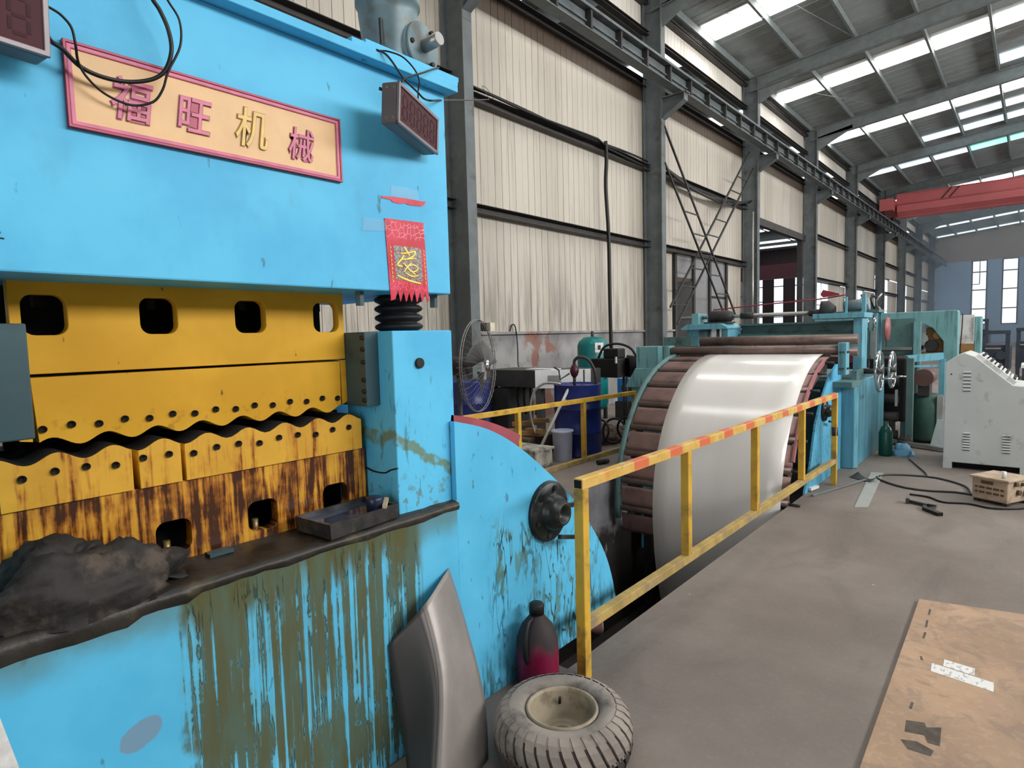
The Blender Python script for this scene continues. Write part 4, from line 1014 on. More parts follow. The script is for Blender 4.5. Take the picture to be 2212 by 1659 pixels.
rows_j = [(.092, 0), (.10, .012), (.102, .16), (.098, .22), (.075, .285), (.042, .325), (.030, .335), (.030, .345)]
MB().lathe([(r, h) for r, h in rows_j], (-1.765, 2.20, 0), n=28).build('jug_body', m_mag, jg)
MB().lathe([(.036, .340), (.036, .385), (.030, .392), (.001, .392)], (-1.765, 2.20, 0), n=20).build('jug_cap', m_black, jg)
MB().tube([(-1.765, 2.165, .33), (-1.755, 2.115, .315), (-1.745, 2.085, .25), (-1.745, 2.085, .18), (-1.75, 2.11, .14)], .013, 10, 5).build('jug_handle', m_black, jg)
# tyre lying flat
m_tyre = paint('dusty_tyre_rubber', (142, 133, 125), 0.85, 0, 0.18, 7, (66, 60, 57), 0.4, 4)
m_groove = paint('tread_rubber', (66, 60, 57), 0.85, 0, 0.2, 9, (52, 47, 45), 0.5, 5)
m_rim = paint('dusty_cream_rim', (158, 146, 126), 0.55, 0.1, 0.15, 8, (112, 98, 80), 0.5, 8)
tc = Vector((-1.368, 1.850, 0))
ty_ = thing('tyre', 'dusty chunky tyre with a cream rim lying flat beside the front rail post', 'tyre', tuple(tc))
Ro, Ri, H = .272, .142, .222
pr = [(Ri, .030), (Ri + .012, .012), (.201, .006), (.236, .022), (.256, .05), (.261, H / 2), (.256, H - .05), (.236, H - .020), (.201, H - .004), (.165, H - .010), (Ri + .006, H - .022), (Ri, H - .034), (Ri - .004, H - .06), (Ri - .004, .06)]
MB().lathe(pr, tc, n=64, close=True).build('tyre_carcass', m_tyre, ty_)
MB().lathe([(.2375, H - .024), (.2585, H - .05), (.2635, H / 2), (.2585, .05), (.2375, .024)], tc, n=64, cap=False).build('tread_band', m_groove, ty_)
NT_ = 34
lug = None
for side in (0, 1):
    for k in range(NT_):
        a0 = 2 * PI * (k + .5 * side) / NT_; b = MB(); w = .74 * PI / NT_; q = []
        path = [(.212, H - .0045, 0.0), (.240, H - .018, .02), (.261, H - .045, .06), (.272, H - .082, .12), (.272, H - .118, .19)] if side == 0 else [(.212, .0045, 0.0), (.240, .018, .02), (.261, .045, .06), (.272, .082, .12), (.272, .118, .19)]
        rows_l = []
        for r, z, da in path:
            row = []
            for e in (-w, w):
                a = a0 + e + (da * (1 if side == 0 else -1)); row.append((tc.x + r * math.cos(a), tc.y + r * math.sin(a), z))
            for e, dr in ((w * 1.05, -.018), (-w * 1.05, -.018)):
                a = a0 + e + (da * (1 if side == 0 else -1)); row.append((tc.x + (r + dr) * math.cos(a), tc.y + (r + dr) * math.sin(a), z - (.010 if side == 0 else -.010)))
            rows_l.append(row + [row[0]])
        b.grid(rows_l, smooth=False)
        if side == 0: b.build('tread_lug', m_tyre, ty_)
        else: b.build('tread_lug', m_groove, ty_)
rim = MB().lathe([(.143, H - .026), (.139, H - .016), (.130, H - .018), (.126, H - .032), (.122, H - .075), (.098, H - .105), (.094, H - .125), (.060, H - .128), (.055, H - .118), (.030, H - .118), (.030, H - .15), (.001, H - .15)], tc, n=48, cap=False).build('rim', m_rim, ty_)
MB().cyl((tc.x - .075, tc.y + .085, H - .075), (tc.x - .068, tc.y + .078, H - .045), .006, n=10).build('valve', m_black, ty_)
# cardboard sheet with labels
def board_mat():
    n = NT('dusty_chip_board'); p = n.pos()
    c = n.mix(n.rng(n.noise(p, 1.1, 5), .35, .65), lin((160, 134, 112)), lin((186, 156, 130)))
    c = n.mix(n.mul(n.rng(n.noise(n.scale(p, (1, 1, 1)), 5, 6, .7, 1.2), .48, .62), .55), c, lin((136, 120, 108)))
    c = n.mix(n.mul(n.rng(n.noise(p, 26, 4, .6, .8), .5, .7), .35), c, lin((198, 170, 142)))
    c = n.mix(n.mul(n.rng(n.sep(p)[0], -.30, .2), .35), c, lin((140, 122, 110)))
    return n.done(c, .8, 0, .25)
cb = thing('board', 'tan chip board sheet lying on the floor at the lower right', 'board', (.15, 3.0, 0))
MB().prism([(-.484, 4.297), (.55, 4.53), (.75, 4.42), (.80, 1.2), (-.43, 1.2), (-.452, 2.5)], 'z', .001, .014).build('board_sheet', board_mat(), cb, bevel=.002)
m_print = paint('black_print', (84, 76, 68), .8, 0, .3, 20)
MB().prism([(-.362, 2.90), (-.30, 2.925), (-.29, 2.895), (-.243, 2.93), (-.235, 2.79), (-.275, 2.785), (-.29, 2.83), (-.355, 2.81)], 'z', .0138, .0146).build('printed_block', m_print, cb)
MB().prism([(-.36, 2.745), (-.31, 2.77), (-.25, 2.745), (-.255, 2.70), (-.33, 2.695)], 'z', .0138, .0144).build('printed_block', m_print, cb)
for p0, p1 in (((-.415, 4.17), (-.412, 4.08)), ((-.41, 4.0), (-.405, 3.90)), ((-.40, 3.83), (-.40, 3.75)), ((-.385, 3.53), (-.375, 3.49)), ((-.36, 3.06), (-.36, 3.0))):
    MB().bar((p0[0], p0[1], .0142), (p1[0], p1[1], .0142), .010, .0008).build('pen_dash', m_print, cb)
def label_mat():
    n = NT('printed_label'); p = n.pos()
    b_ = n.rng(n.noise(n.scale(p, (60, 26, 1)), 1.0, 2), .55, .6)
    return n.done(n.mix(n.mul(b_, .5), lin((226, 226, 224)), lin((120, 120, 120))), .5)
m_label = label_mat()
lb = thing('paper_label', 'two white printed labels stuck side by side on the chip board', 'label', (-.21, 3.46, .014))
MB().prism([(-.335, 3.487), (-.095, 3.455), (-.093, 3.365), (-.33, 3.40)], 'z', .0142, .0152).build('label_sheet', m_label, lb)
MB().prism([(-.292, 3.562), (-.170, 3.548), (-.168, 3.472), (-.29, 3.488)], 'z', .0142, .0156).build('label_sheet', m_label, lb)
# corner of a white sheet at the lower left
tag(MB().add([(-1.42, .05, 1.10), (-1.40, .19, 1.0), (-1.30, .30, .40), (-1.34, -.02, .30), (-1.425, .05, 1.10), (-1.405, .19, 1.0), (-1.305, .30, .40), (-1.345, -.02, .30)], [(0, 1, 2, 3), (7, 6, 5, 4), (0, 4, 5, 1), (1, 5, 6, 2), (2, 6, 7, 3), (3, 7, 4, 0)]).build('white_sheet', m_white), 'white sheet edge at the bottom left corner in front of the press', 'sheet')
# ------------------------------------------------------------------ leveller behind the arch
lv = thing('leveller', 'blue sheet leveller with pinch rollers, drive shaft and tall base cabinet', 'machine', (-2.7, 8.9, 0))
def cab_mat():
    n = NT('blue_cabinet_with_runs'); p = n.pos(); o = n.sep(p)
    c = n.mix(n.rng(n.noise(p, 2, 5), .35, .65), lin((92, 152, 172)), lin((104, 168, 190)))
    r = n.rng(n.noise(n.scale(p, (7, 7, .35)), 1.6, 5, .6), .46, .66)
    c = n.mix(n.mul(r, .6), c, lin((58, 106, 118)))
    far = n.mul(n.rng(o[1], 8.7, 9.5), n.rng(n.math('ADD', o[2], n.mul(n.noise(n.scale(p, (5, 5, .6)), 1.5, 4), .8)), 1.3, .5))
    c = n.mix(n.mul(far, .75), c, lin((64, 88, 84)))
    return n.done(c, .4, 0, .4)
m_cab = cab_mat()
MB().box(-3.9, -1.58, 8.0, 9.86, 0, 1.03).build('base_cabinet', m_cab, lv, bevel=.01)
MB().prism([(-1.582, 8.02), (-1.555, 8.06), (-1.555, 8.10), (-1.58, 8.14)], 'z', .01, 1.02).build('corner_bead', m_bluel, lv)
MB().box(-3.86, -1.62, 8.04, 9.82, 1.03, 1.075).build('base_top', m_dteal, lv)
MB().box(-1.62, -1.56, 7.98, 8.7, 1.06, 1.16).build('bearing_block', m_dteal, lv)
# left side post and foot
b = MB(); b.box(-4.52, -4.16, 8.15, 8.55, .95, 1.47).prism([(-4.70, .86), (-4.06, .86), (-4.06, 1.0), (-4.16, 1.15), (-4.52, 1.15)], 'y', 8.12, 8.6); b.box(-4.6, -4.1, 8.15, 8.6, 0, .87)
b.build('left_post', m_teal, lv, bevel=.008)
MB().box(-4.15, -3.72, 8.3, 8.6, 1.18, 1.60).build('left_plate', m_dteal, lv)
# left gantry
MB().box(-3.83, -3.66, 8.42, 8.9, 1.03, 1.70).build('gantry_post', m_bluel, lv, bevel=.005)
MB().box(-3.33, -3.24, 8.42, 8.9, 1.03, 1.70).build('gantry_post', m_bluel, lv, bevel=.005)
MB().prism([(-3.90, 1.695), (-3.22, 1.695), (-3.22, 1.72), (-3.32, 1.775), (-3.80, 1.775), (-3.90, 1.72)], 'y', 8.35, 8.95).build('gantry_top', m_bluel, lv, bevel=.005)
for x in (-3.58, -3.45): MB().cyl((x, 8.6, 1.45), (x, 8.6, 1.70), .022, n=12).build('lifting_screw', m_silver, lv)
MB().box(-3.70, -3.30, 8.45, 8.8, 1.44, 1.56).build('bearing_block', m_dteal, lv)
MB().box(-3.80, -3.70, 8.5, 8.8, 1.775, 1.93).build('gantry_ear', m_teal, lv)
# right gantry
MB().box(-1.705, -1.605, 8.5, 8.8, 1.03, 1.785).build('gantry_post', m_bluel, lv, bevel=.005)
MB().box(-2.16, -1.575, 8.45, 8.95, 1.785, 1.85).build('gantry_top', m_bluel, lv, bevel=.005)
MB().box(-1.80, -1.78, 8.5, 8.55, 1.85, 2.05).build('gantry_ear', m_bluel, lv)
MB().box(-1.615, -1.575, 8.5, 8.55, 1.85, 2.08).build('gantry_ear', m_bluel, lv)
# cross beams
b = MB(); b.box(-3.24, -1.70, 8.95, 8.97, 1.50, 1.755).box(-3.24, -1.70, 8.85, 9.05, 1.735, 1.76)
b.build('cross_beam', m_dteal, lv)
MB().box(-3.24, -1.70, 8.75, 8.8, 1.47, 1.595).build('cross_beam', m_teal, lv)
MB().box(-3.24, -1.70, 8.8, 8.93, 1.595, 1.62).build('beam_ledge', m_dteal, lv)
# rollers
MB().cyl((-3.60, 7.46, 1.425), (-1.63, 7.46, 1.425), .052, n=22).build('pinch_roller', m_roller, lv)
MB().cyl((-3.60, 7.50, 1.305), (-1.63, 7.50, 1.305), .04, n=18).build('pinch_roller', m_roller, lv)
MB().cyl((-3.47, 8.05, 1.530), (-1.56, 8.05, 1.530), .060, n=22).build('pinch_roller', m_roller, lv)
MB().cyl((-3.47, 8.05, 1.385), (-1.56, 8.05, 1.385), .05, n=22).build('pinch_roller', m_roller, lv)
MB().box(-3.40, -1.70, 7.7, 8.4, 1.33, 1.345).build('guide_plate', m_rust, lv)
rb = MB().box(-1.63, -1.55, 7.40, 7.56, 1.15, 1.505).build('roller_bracket', m_bluel, lv, bevel=.004)
for z in (1.40, 1.22):
    for y in (7.45, 7.51): MB().cyl((-1.552, y, z), (-1.538, y, z), .012, n=8).build('bracket_bolt', m_dark, rb)
    for x in (-1.575, -1.605): MB().cyl((x, 7.385, z), (x, 7.402, z), .010, n=8).build('bracket_bolt', m_dark, rb)
MB().box(-3.70, -3.62, 7.40, 7.56, 1.15, 1.49).build('roller_bracket', m_teal, lv, bevel=.004)
MB().box(-3.72, -1.52, 7.56, 8.1, 1.0, 1.06).build('side_shelf', m_dteal, lv)
MB().box(-3.62, -3.2, 7.8, 7.9, 1.455, 1.475).box(-1.86, -1.66, 7.8, 7.9, 1.49, 1.505).build('roller_scraper', m_dark, lv)
# drive line on top
MB().cyl((-4.02, 8.65, 1.872), (-2.05, 8.65, 1.872), .027, n=14).build('drive_shaft', m_silver, lv)
for x in (-3.05, -2.16): MB().cyl((x - .09, 8.65, 1.872), (x + .09, 8.65, 1.872), .045, n=14).build('coupling', m_dark, lv)
MB().box(-3.62, -3.28, 8.5, 8.82, 1.775, 1.80).lathe([(.06, -.17), (.09, -.15), (.09, .10), (.05, .17)], (-3.42, 8.65, 1.872), (1, 0, 0), 18).build('gear_case', m_dark, lv)
MB().lathe([(.05, -.1), (.12, -.08), (.12, .0), (.05, .08)], (-2.02, 8.65, 1.90), (1, 0, 0), 18).build('gear_case', m_dark, lv)
MB().cyl((-1.86, 8.75, 1.93), (-1.58, 8.75, 1.96), .075, n=18).build('drive_motor', m_motor, lv)
MB().box(-2.05, -1.64, 8.6, 8.9, 1.85, 1.872).build('motor_seat', m_dteal, lv)
m_pinkline = paint('red_hose', (150, 52, 66), .5)
MB().tube([(-3.6, 8.8, 1.98), (-2.9, 8.8, 2.02), (-2.2, 8.8, 2.05), (-1.85, 8.8, 2.09)], .010, 6, 4).build('air_hose', m_pinkline, lv)
MB().prism([(-2.15, 2.11), (-2.12, 2.17), (-1.93, 2.11), (-1.93, 2.09), (-2.12, 2.07)], 'y', 8.78, 8.80).build('pennant', m_pinkline, lv)
# hand wheels
def wheel(y, x, z, R_):
    w = MB().tube([(x, y + R_ * math.cos(a), z + R_ * math.sin(a)) for a in [2 * PI * i / 40 for i in range(40)]], .016, 10, closed=True).build('hand_wheel', m_chrome, lv)
    MB().cyl((x - .17, y, z), (x + .04, y, z), .032, n=16).build('hub', m_dark, w)
    for k in range(5):
        a = 2 * PI * k / 5 + .3; MB().cyl((x, y, z), (x, y + R_ * math.cos(a), z + R_ * math.sin(a)), .012, n=8).build('spoke', m_silver, w)
    a = -.5; MB().cyl((x, y + R_ * .9 * math.cos(a), z + R_ * .9 * math.sin(a)), (x + .13, y + R_ * .9 * math.cos(a), z + R_ * .9 * math.sin(a)), .013, n=10).build('handle', m_chrome, w)
wheel(8.40, -1.40, 1.135, .235)
wheel(9.02, -1.36, 1.12, .225)
# hydraulic stand with valves and hoses
hs = thing('valve_stand', 'hydraulic valve stand with bundled hoses and a red paddle on the leveller', 'valve stand', (-1.68, 9.45, 1.075))
for x, y in ((-1.79, 9.3), (-1.60, 9.3), (-1.79, 9.6), (-1.60, 9.6)): MB().box(x - .015, x + .015, y - .015, y + .015, 1.075, 1.90).build('stand_post', m_bluel, hs)
MB().box(-1.82, -1.56, 9.25, 9.65, 1.86, 1.90).build('stand_plate', m_dteal, hs)
for k, x in enumerate((-1.77, -1.69, -1.61)):
    MB().box(x - .028, x + .028, 9.22, 9.30, 1.25, 1.62).build('valve_block', (m_silver, m_dteal, m_silver)[k], hs)
    MB().cyl((x, 9.26, 1.62), (x, 9.26, 1.82), .02, n=10).build('valve_rod', m_chrome, hs)
for k in range(7):
    x = -1.80 + .035 * k
    MB().tube([(x, 9.3 + .03 * k, 1.88), (x + .03 * math.sin(k), 9.3, 2.0), (x + .05 * math.cos(k * 2), 9.35, 2.10), (x - .02 + .04 * math.sin(k * 3), 9.5, 2.02), (x, 9.6, 1.88)], .012, 6, 4).build('hose', (m_silver, m_dark)[k % 2], hs)
for k in range(4): MB().tube([(-1.82 + .05 * k, 9.24, 1.26), (-1.80 + .05 * k, 9.15, 1.15), (-1.70, 9.1 + .03 * k, 1.10)], .012, 6, 4).build('hose', m_dark, hs)
MB().lathe([(.001, -.008), (.16, -.006), (.16, .006), (.001, .008)], (-1.50, 9.52, 1.64), (.95, -.05, 0), 24).build('red_paddle', paint('faded_red_paddle', (146, 80, 82), .5), hs)
MB().box(-1.90, -1.84, 9.2, 9.26, 1.20, 1.40).build('red_tag', m_pinkline, hs)

# ------------------------------------------------------------------ portal machine and machinery beyond
pf = thing('portal_machine', 'teal portal frame machine with an arched opening beyond the leveller', 'machine', (-1.35, 11.6, 0))
MB().prism([(-2.9, 1.89), (-.90, 1.895), (-.885, 1.87), (-.875, 0), (-1.06, 0), (-1.06, 1.42), (-1.20, 1.63), (-1.30, 1.69), (-1.38, 1.69), (-1.38, 1.20), (-2.9, 1.20)], 'y', 11.45, 11.75).build('portal_frame', m_teal, pf, bevel=.01)
MB().box(-1.86, -1.43, 11.40, 11.45, 1.24, 1.79).build('cover_panel', m_dteal, pf)
MB().box(-1.80, -1.48, 11.39, 11.40, 1.30, 1.73).build('panel_door', m_dteal, pf)
MB().box(-1.43, -1.34, 11.3, 11.44, .0, 1.74).build('frame_leg', m_teal, pf)
MB().box(-1.90, -1.45, 11.35, 11.42, 1.30, 1.34).build('feed_plate', m_silver, pf)
MB().box(-1.88, -1.55, 11.2, 11.4, 1.18, 1.22).build('feed_plate', m_silver, pf)
for k, (x, z, r, mm) in enumerate(((-1.36, 1.46, .10, m_silver), (-1.22, 1.36, .09, m_dark), (-1.42, 1.33, .07, m_dark), (-1.14, 1.52, .06, m_brownpl))):
    MB().cyl((x, 11.5, z), (x, 11.85, z), r, n=18).build('roller_end', mm, pf)
MB().box(-1.30, -1.06, 11.6, 11.95, 1.24, 1.64).build('gear_case', m_brownpl, pf, bevel=.02)
MB().box(-1.44, -1.06, 11.5, 11.9, 1.18, 1.25).build('feed_table', m_brownpl, pf)
tf = thing('work_frame', 'light blue angle iron frame standing in front of the teal portal', 'frame', (-1.2, 10.7, 0))
MB().bar((-1.42, 10.55, 1.19), (-1.02, 10.9, 1.22), .08, .10).build('top_rail', m_bluel, tf)
MB().box(-1.05, -.98, 10.85, 10.92, 0, 1.18).build('leg', m_bluel, tf); MB().box(-1.47, -1.39, 10.5, 10.6, 0, 1.18).build('leg', m_teal, tf)
MB().bar((-1.42, 10.56, 1.08), (-1.02, 10.9, 1.08), .03, .03).build('cross_rail', m_bluel, tf)
gl = MB().box(-1.345, -1.265, 10.05, 10.15, 0, 1.22).build('green_post', paint('green_grey_post', (84, 112, 108), .5)); tag(gl, 'green grey steel post between the leveller and the teal portal', 'post')
pm_ = thing('pump_motor', 'brown electric motor on a green and grey belt guard under the light blue frame', 'motor', (-1.17, 10.5, 0))
MB().cyl((-1.17, 10.25, .94), (-1.17, 10.65, .94), .12, n=20).build('motor_body', paint('brown_motor', (96, 70, 66), .6), pm_)
MB().box(-1.24, -1.10, 10.3, 10.6, .68, .84).build('motor_foot', m_dark, pm_)
MB().lathe([(.16, .0), (.22, .05), (.22, .5), (.17, .66), (.12, .68)], (-1.15, 10.5, .02), n=24).build('belt_guard', paint('green_belt_guard', (52, 84, 76), .45), pm_)
MB().box(-1.01, -.94, 10.3, 10.6, .02, .68).build('guard_plate', m_silver, pm_)
dm = thing('conveyor_drive', 'dark drive machinery in the gap behind the leveller', 'machine', (-1.75, 10.7, 0))
MB().box(-2.6, -1.37, 10.25, 11.3, .30, 1.22).build('gear_case', m_void, dm, bevel=.03)  # near-black box filling the gap behind the leveller
for k in range(4): MB().cyl((-1.75, 10.15, .12 + .26 * k), (-1.45, 10.15, .12 + .26 * k), .07, n=14).build('drive_roller', m_dark, dm)
MB().box(-1.9, -1.5, 10.1, 10.3, 0, .35).build('drive_base', m_dark, dm)
MB().box(-1.47, -1.44, 10.0, 10.05, .55, .78).build('guard_plate', m_silver, dm)
ec = thing('switch_cabinet', 'white and brown electrical cabinet right of the teal portal', 'cabinet', (-.84, 12.6, 0))
MB().box(-.94, -.75, 12.5, 12.8, 1.36, 1.83).build('cabinet_door', m_white, ec)
MB().box(-.945, -.745, 12.49, 12.8, 0, 1.36).build('lower_door', m_brownpl, ec)
MB().box(-.755, -.745, 12.47, 12.5, 1.4, 1.8).build('hinge_strip', m_chrome, ec)
MB().box(-.745, -.66, 12.5, 12.9, 0, 1.80).build('side_post', m_teal, ec, bevel=.01)
MB().tube([(-.905, 12.48, 1.86), (-.91, 12.47, 1.6), (-.925, 12.47, 1.3), (-.93, 12.47, 1.1)], .008, 6, 3).build('conduit', m_cable, ec)
# distant machines
m_far = paint('far_dark_machine', (46, 54, 66), .5, 0, .2, 2)
for k, (x0, x1, y0, h, lab) in enumerate(((-1.15, -.50, 22, 1.5, 'dark machine frame below the far windows, nearest the teal portal'), (-.42, .35, 24, 1.55, 'dark machine below the far windows at the right edge'), (-2.4, -1.35, 30, 1.9, 'dark low machine far down the hall behind the white cabinet'))):
    t = thing('far_machine', lab, 'machine', ((x0 + x1) / 2, y0, 0))
    MB().box(x0, x1, y0, y0 + 1.6, .35, h - .4).build('machine_body', m_far, t, bevel=.02)
    for x in (x0 + .06, x1 - .06): MB().box(x - .05, x + .05, y0 - .1, y0 + .1, 0, h).build('machine_post', m_far, t)
    MB().box(x0, x1, y0 - .12, y0 - .02, h - .1, h).build('machine_beam', m_far, t)
    MB().bar((x0 + .1, y0 - .15, h - .5), (x0 + .45, y0 - .15, h - .5), .03, .03).build('machine_bar', m_silver, t)
    MB().cyl((x1 - .2, y0 - .15, .8), (x1 - .2, y0 + .1, .8), .12, n=14).build('machine_motor', m_far, t)
ft = thing('far_table', 'long pale table at the right edge in front of the far machines', 'table', (.3, 17.5, 0))
MB().box(-.20, .9, 17.0, 18.2, .72, .78).build('table_top', m_white, ft)
for x in (-.15, .85):
    for y in (17.05, 18.15): MB().box(x - .03, x + .03, y - .03, y + .03, 0, .72).build('leg', m_far, ft)

# ------------------------------------------------------------------ control console, welder, things on the floor at the right
m_con = paint('white_console', (198, 202, 200), .42, 0, .04, 3, (150, 146, 138), .2, 6)
m_slot = paint('louvre_shadow', (84, 84, 82), .7)
co = thing('control_console', 'white control console with a sloping button panel standing on the floor', 'console', (-.35, 9.1, 0))
Yc0, Yc1 = 8.64, 9.55
MB().prism([(-.775, .075), (-.775, 1.235), (-.745, 1.255), (-.655, 1.325), (-.60, 1.345), (-.50, 1.30), (-.16, .985), (.06, .965), (.06, .075)], 'y', Yc0, Yc1).build('console_body', m_con, co, bevel=.008)
for x0, x1 in ((-.775, -.69), (-.08, .06)): MB().box(x0, x1, Yc0, Yc0 + .10, 0, .08).build('console_foot', m_con, co)
MB().box(-.775, -.69, Yc1 - .1, Yc1, 0, .08).build('console_foot', m_con, co)
MB().box(-.69, -.08, Yc0 + .12, Yc1, .005, .075).build('plinth', m_void, co)
def louvres(x0, x1, z0, z1, cnt):
    for i in range(cnt):
        z = z0 + (z1 - z0) * (i + .5) / cnt
        l = MB().prism([(Yc0 + .002, z - .010), (Yc0 - .012, z - .004), (Yc0 + .002, z + .012)], 'x', x0, x1).build('louvre', m_con, co)
        MB().box(x0, x1, Yc0 - .0015, Yc0 + .001, z - .017, z - .010).build('louvre_slot', m_slot, l)
louvres(-.605, -.535, .90, 1.145, 6); louvres(-.592, -.527, .225, .44, 7); louvres(-.238, -.168, .225, .44, 7)
sl_ = Vector((.34, 0, -.315)).normalized(); nrm = Vector((.68, 0, .735))
for i in range(5):
    for j in range(4):
        p = Vector((-.49, Yc0 + .12 + j * .20, 1.292)) + sl_ * (.03 + i * .095)
        M = Matrix((sl_, Vector((0, 1, 0)), sl_.cross(Vector((0, 1, 0))))).transposed()
        MB().obox(p + nrm * .02, (.078, .13, .05), M).build('control_box', m_con if (i + j) % 3 else m_white, co, bevel=.004)
        MB().cyl(p + nrm * .045, p + nrm * .06, .016, n=10).build('push_button', m_slot if (i + j) % 2 else m_dark, co)
MB().cyl((-.60, Yc0 - .003, 1.25), (-.60, Yc0, 1.25), .05, n=20).build('cable_gland', m_con, co)
MB().cyl((-.715, Yc0 - .004, 1.10), (-.715, Yc0, 1.10), .008, n=10).build('screw', m_dark, co)
m_weld = paint('dusty_tan_welder', (178, 158, 136), .7, 0, .12, 9, (132, 112, 92), .4, 8)
m_wslot = paint('welder_slot', (92, 72, 56), .8)
we_ = thing('welder', 'dusty tan portable welding machine on the floor in front of the white console', 'welder', (-.22, 7.2, 0))
wa = math.radians(-27); WM = Matrix.Rotation(wa, 3, 'Z'); wc = Vector((-.20, 7.235, 0))
def wt(x, y, z): return wc + WM @ Vector((x, y, z))
MB().obox(wt(0, 0, .128), (.30, .34, .20), WM).build('welder_case', m_weld, we_, bevel=.012)
MB().obox(wt(0, 0, .236), (.335, .38, .022), WM).build('welder_lid', m_weld, we_, bevel=.006)
for x in (-.12, .12):
    for y in (-.13, .13): MB().obox(wt(x, y, .014), (.04, .05, .028), WM).build('foot', m_dark, we_)
for z in (.10, .145):
    sl2 = MB().obox(wt(.0, -.171, z), (.24, .008, .018), WM).build('vent_slot', m_wslot, we_)
    for k in range(4): MB().obox(wt(-.09 + .06 * k, -.174, z), (.008, .008, .02), WM).build('vent_bar', m_weld, sl2)
MB().obox(wt(-.02, -.171, .195), (.10, .006, .030), WM).build('rating_slot', m_wslot, we_)
for y, z, r in ((-.06, .20, .020), (.04, .19, .016), (-.02, .12, .024), (.09, .11, .022)): MB().cyl(wt(.148, y, z), wt(.175, y, z), r, n=12).build('socket', m_wslot, we_)
MB().cyl(wt(.08, -.10, .245), wt(.08, -.10, .31), .018, n=10).build('knob', m_white, we_)
MB().tube([wt(.16, .06, .09), wt(.23, .08, .07), wt(.26, .0, .03), wt(.24, -.14, .012), wt(.12, -.34, .010), wt(-.06, -.36, .010), wt(-.20, -.50, .010), wt(-.38, -.44, .010), wt(-.52, -.50, .012)], .009, 8, 5).build('welding_cable', m_cable, we_)
to = thing('electrode_holder', 'dark electrode holder lying on the floor left of the welder', 'tool', (-.72, 6.6, 0))
MB().bar((-.86, 6.72, .018), (-.70, 6.64, .018), .028, .024).build('jaw', m_dark, to); MB().bar((-.70, 6.64, .02), (-.63, 6.62, .022), .03, .03).build('ferrule', m_chrome, to)
MB().bar((-.71, 6.52, .016), (-.58, 6.38, .016), .05, .03).build('handle', m_cable, to); MB().bar((-.72, 6.6, .016), (-.70, 6.5, .016), .03, .024).build('handle', m_cable, to)
MB().bar((-.87, 6.74, .02), (-.86, 6.66, .03), .03, .04).build('jaw', m_dark, to)
cable([(-1.27, 7.72, .010), (-1.20, 7.85, .010), (-1.0, 7.95, .010), (-.75, 7.95, .010), (-.5, 7.7, .010), (-.43, 7.35, .012)], .010, 'upper grey cable loop lying on the floor behind the welder', mat=m_dark)
cable([(-1.285, 7.68, .010), (-1.22, 7.53, .010), (-1.0, 7.32, .010), (-.78, 7.28, .010), (-.55, 7.36, .010), (-.40, 7.32, .012)], .010, 'lower grey cable loop lying on the floor left of the welder', mat=m_dark)
cable([(-1.15, 8.95, .010), (-1.0, 8.5, .010), (-.9, 8.2, .010), (-.85, 7.98, .010)], .008, 'thin cable running over the floor beside the console', mat=m_dark)
m_strip = paint('zinc_strip', (172, 172, 166), .4, .2, .08, 4)
tag(MB().prism([(-1.385, 7.93), (-1.262, 7.955), (-1.125, 6.33), (-1.225, 6.26)], 'z', .001, .005).build('metal_strip', m_strip), 'flat pale metal strip lying on the floor left of the cable loops', 'strip')
tag(MB().bar((-1.63, 6.45, .012), (-1.35, 7.45, .016), .022, .012).build('metal_rod', m_silver), 'thin grey metal rod lying beside the pale strip', 'rod')
tag(MB().bar((-1.70, 6.62, .030), (-1.665, 6.78, .032), .03, .03).build('white_peg', m_white), 'short bright white peg on the floor by the last rail post', 'peg')
rows = [[(-1.52 + .22 * i / 6 + .06 * j / 4, 7.52 + .12 * j / 4 - .16 * i / 6, .004 + .05 * (i / 6 - .5) ** 2 * 4 * (j / 4)) for i in range(7)] for j in range(5)]
tag(MB().grid(rows, .002).build('curled_offcut', m_dark), 'dark curled sheet offcut on the floor below the leveller', 'offcut')
bg = lump('plastic_bag', -1.255, 9.20, .0, .12, .10, .13, paint('pale_blue_bag', (112, 164, 196), .35), 9, amp=.3); tag(bg, 'crumpled pale blue plastic bag on the floor by the leveller', 'bag')
gb = MB().lathe([(.075, 0), (.08, .02), (.08, .30), (.055, .37), (.028, .39), (.028, .44), (.001, .44)], (-1.43, 9.10, 0), n=22).build('green_bottle', paint('dark_green_plastic', (22, 78, 66), .3)); tag(gb, 'dark green bottle standing against the end of the blue leveller', 'bottle')
tag(MB().bar((-1.50, 10.02, .05), (-.80, 9.70, .03), .06, .05).build('pale_bar', m_silver), 'long pale bar lying on the floor behind the blue bag', 'bar')
tag(MB().add([(-1.05, 10.0, .01), (-.83, 9.8, .01), (-.82, 9.95, .40), (-.98, 10.1, .38), (-1.05, 10.02, .01), (-.83, 9.82, .01), (-.82, 9.97, .40), (-.98, 10.12, .38)], [(0, 1, 2, 3), (7, 6, 5, 4), (0, 4, 5, 1), (1, 5, 6, 2), (2, 6, 7, 3), (3, 7, 4, 0)]).build('paper_sheet', m_white), 'white paper sheet propped left of the console', 'paper')
tag(lump('scrap_clump', -1.33, 9.98, 0, .11, .07, .10, m_rag, 21, amp=.4), 'dark clump of swarf at the foot of the gap behind the leveller', 'scrap')

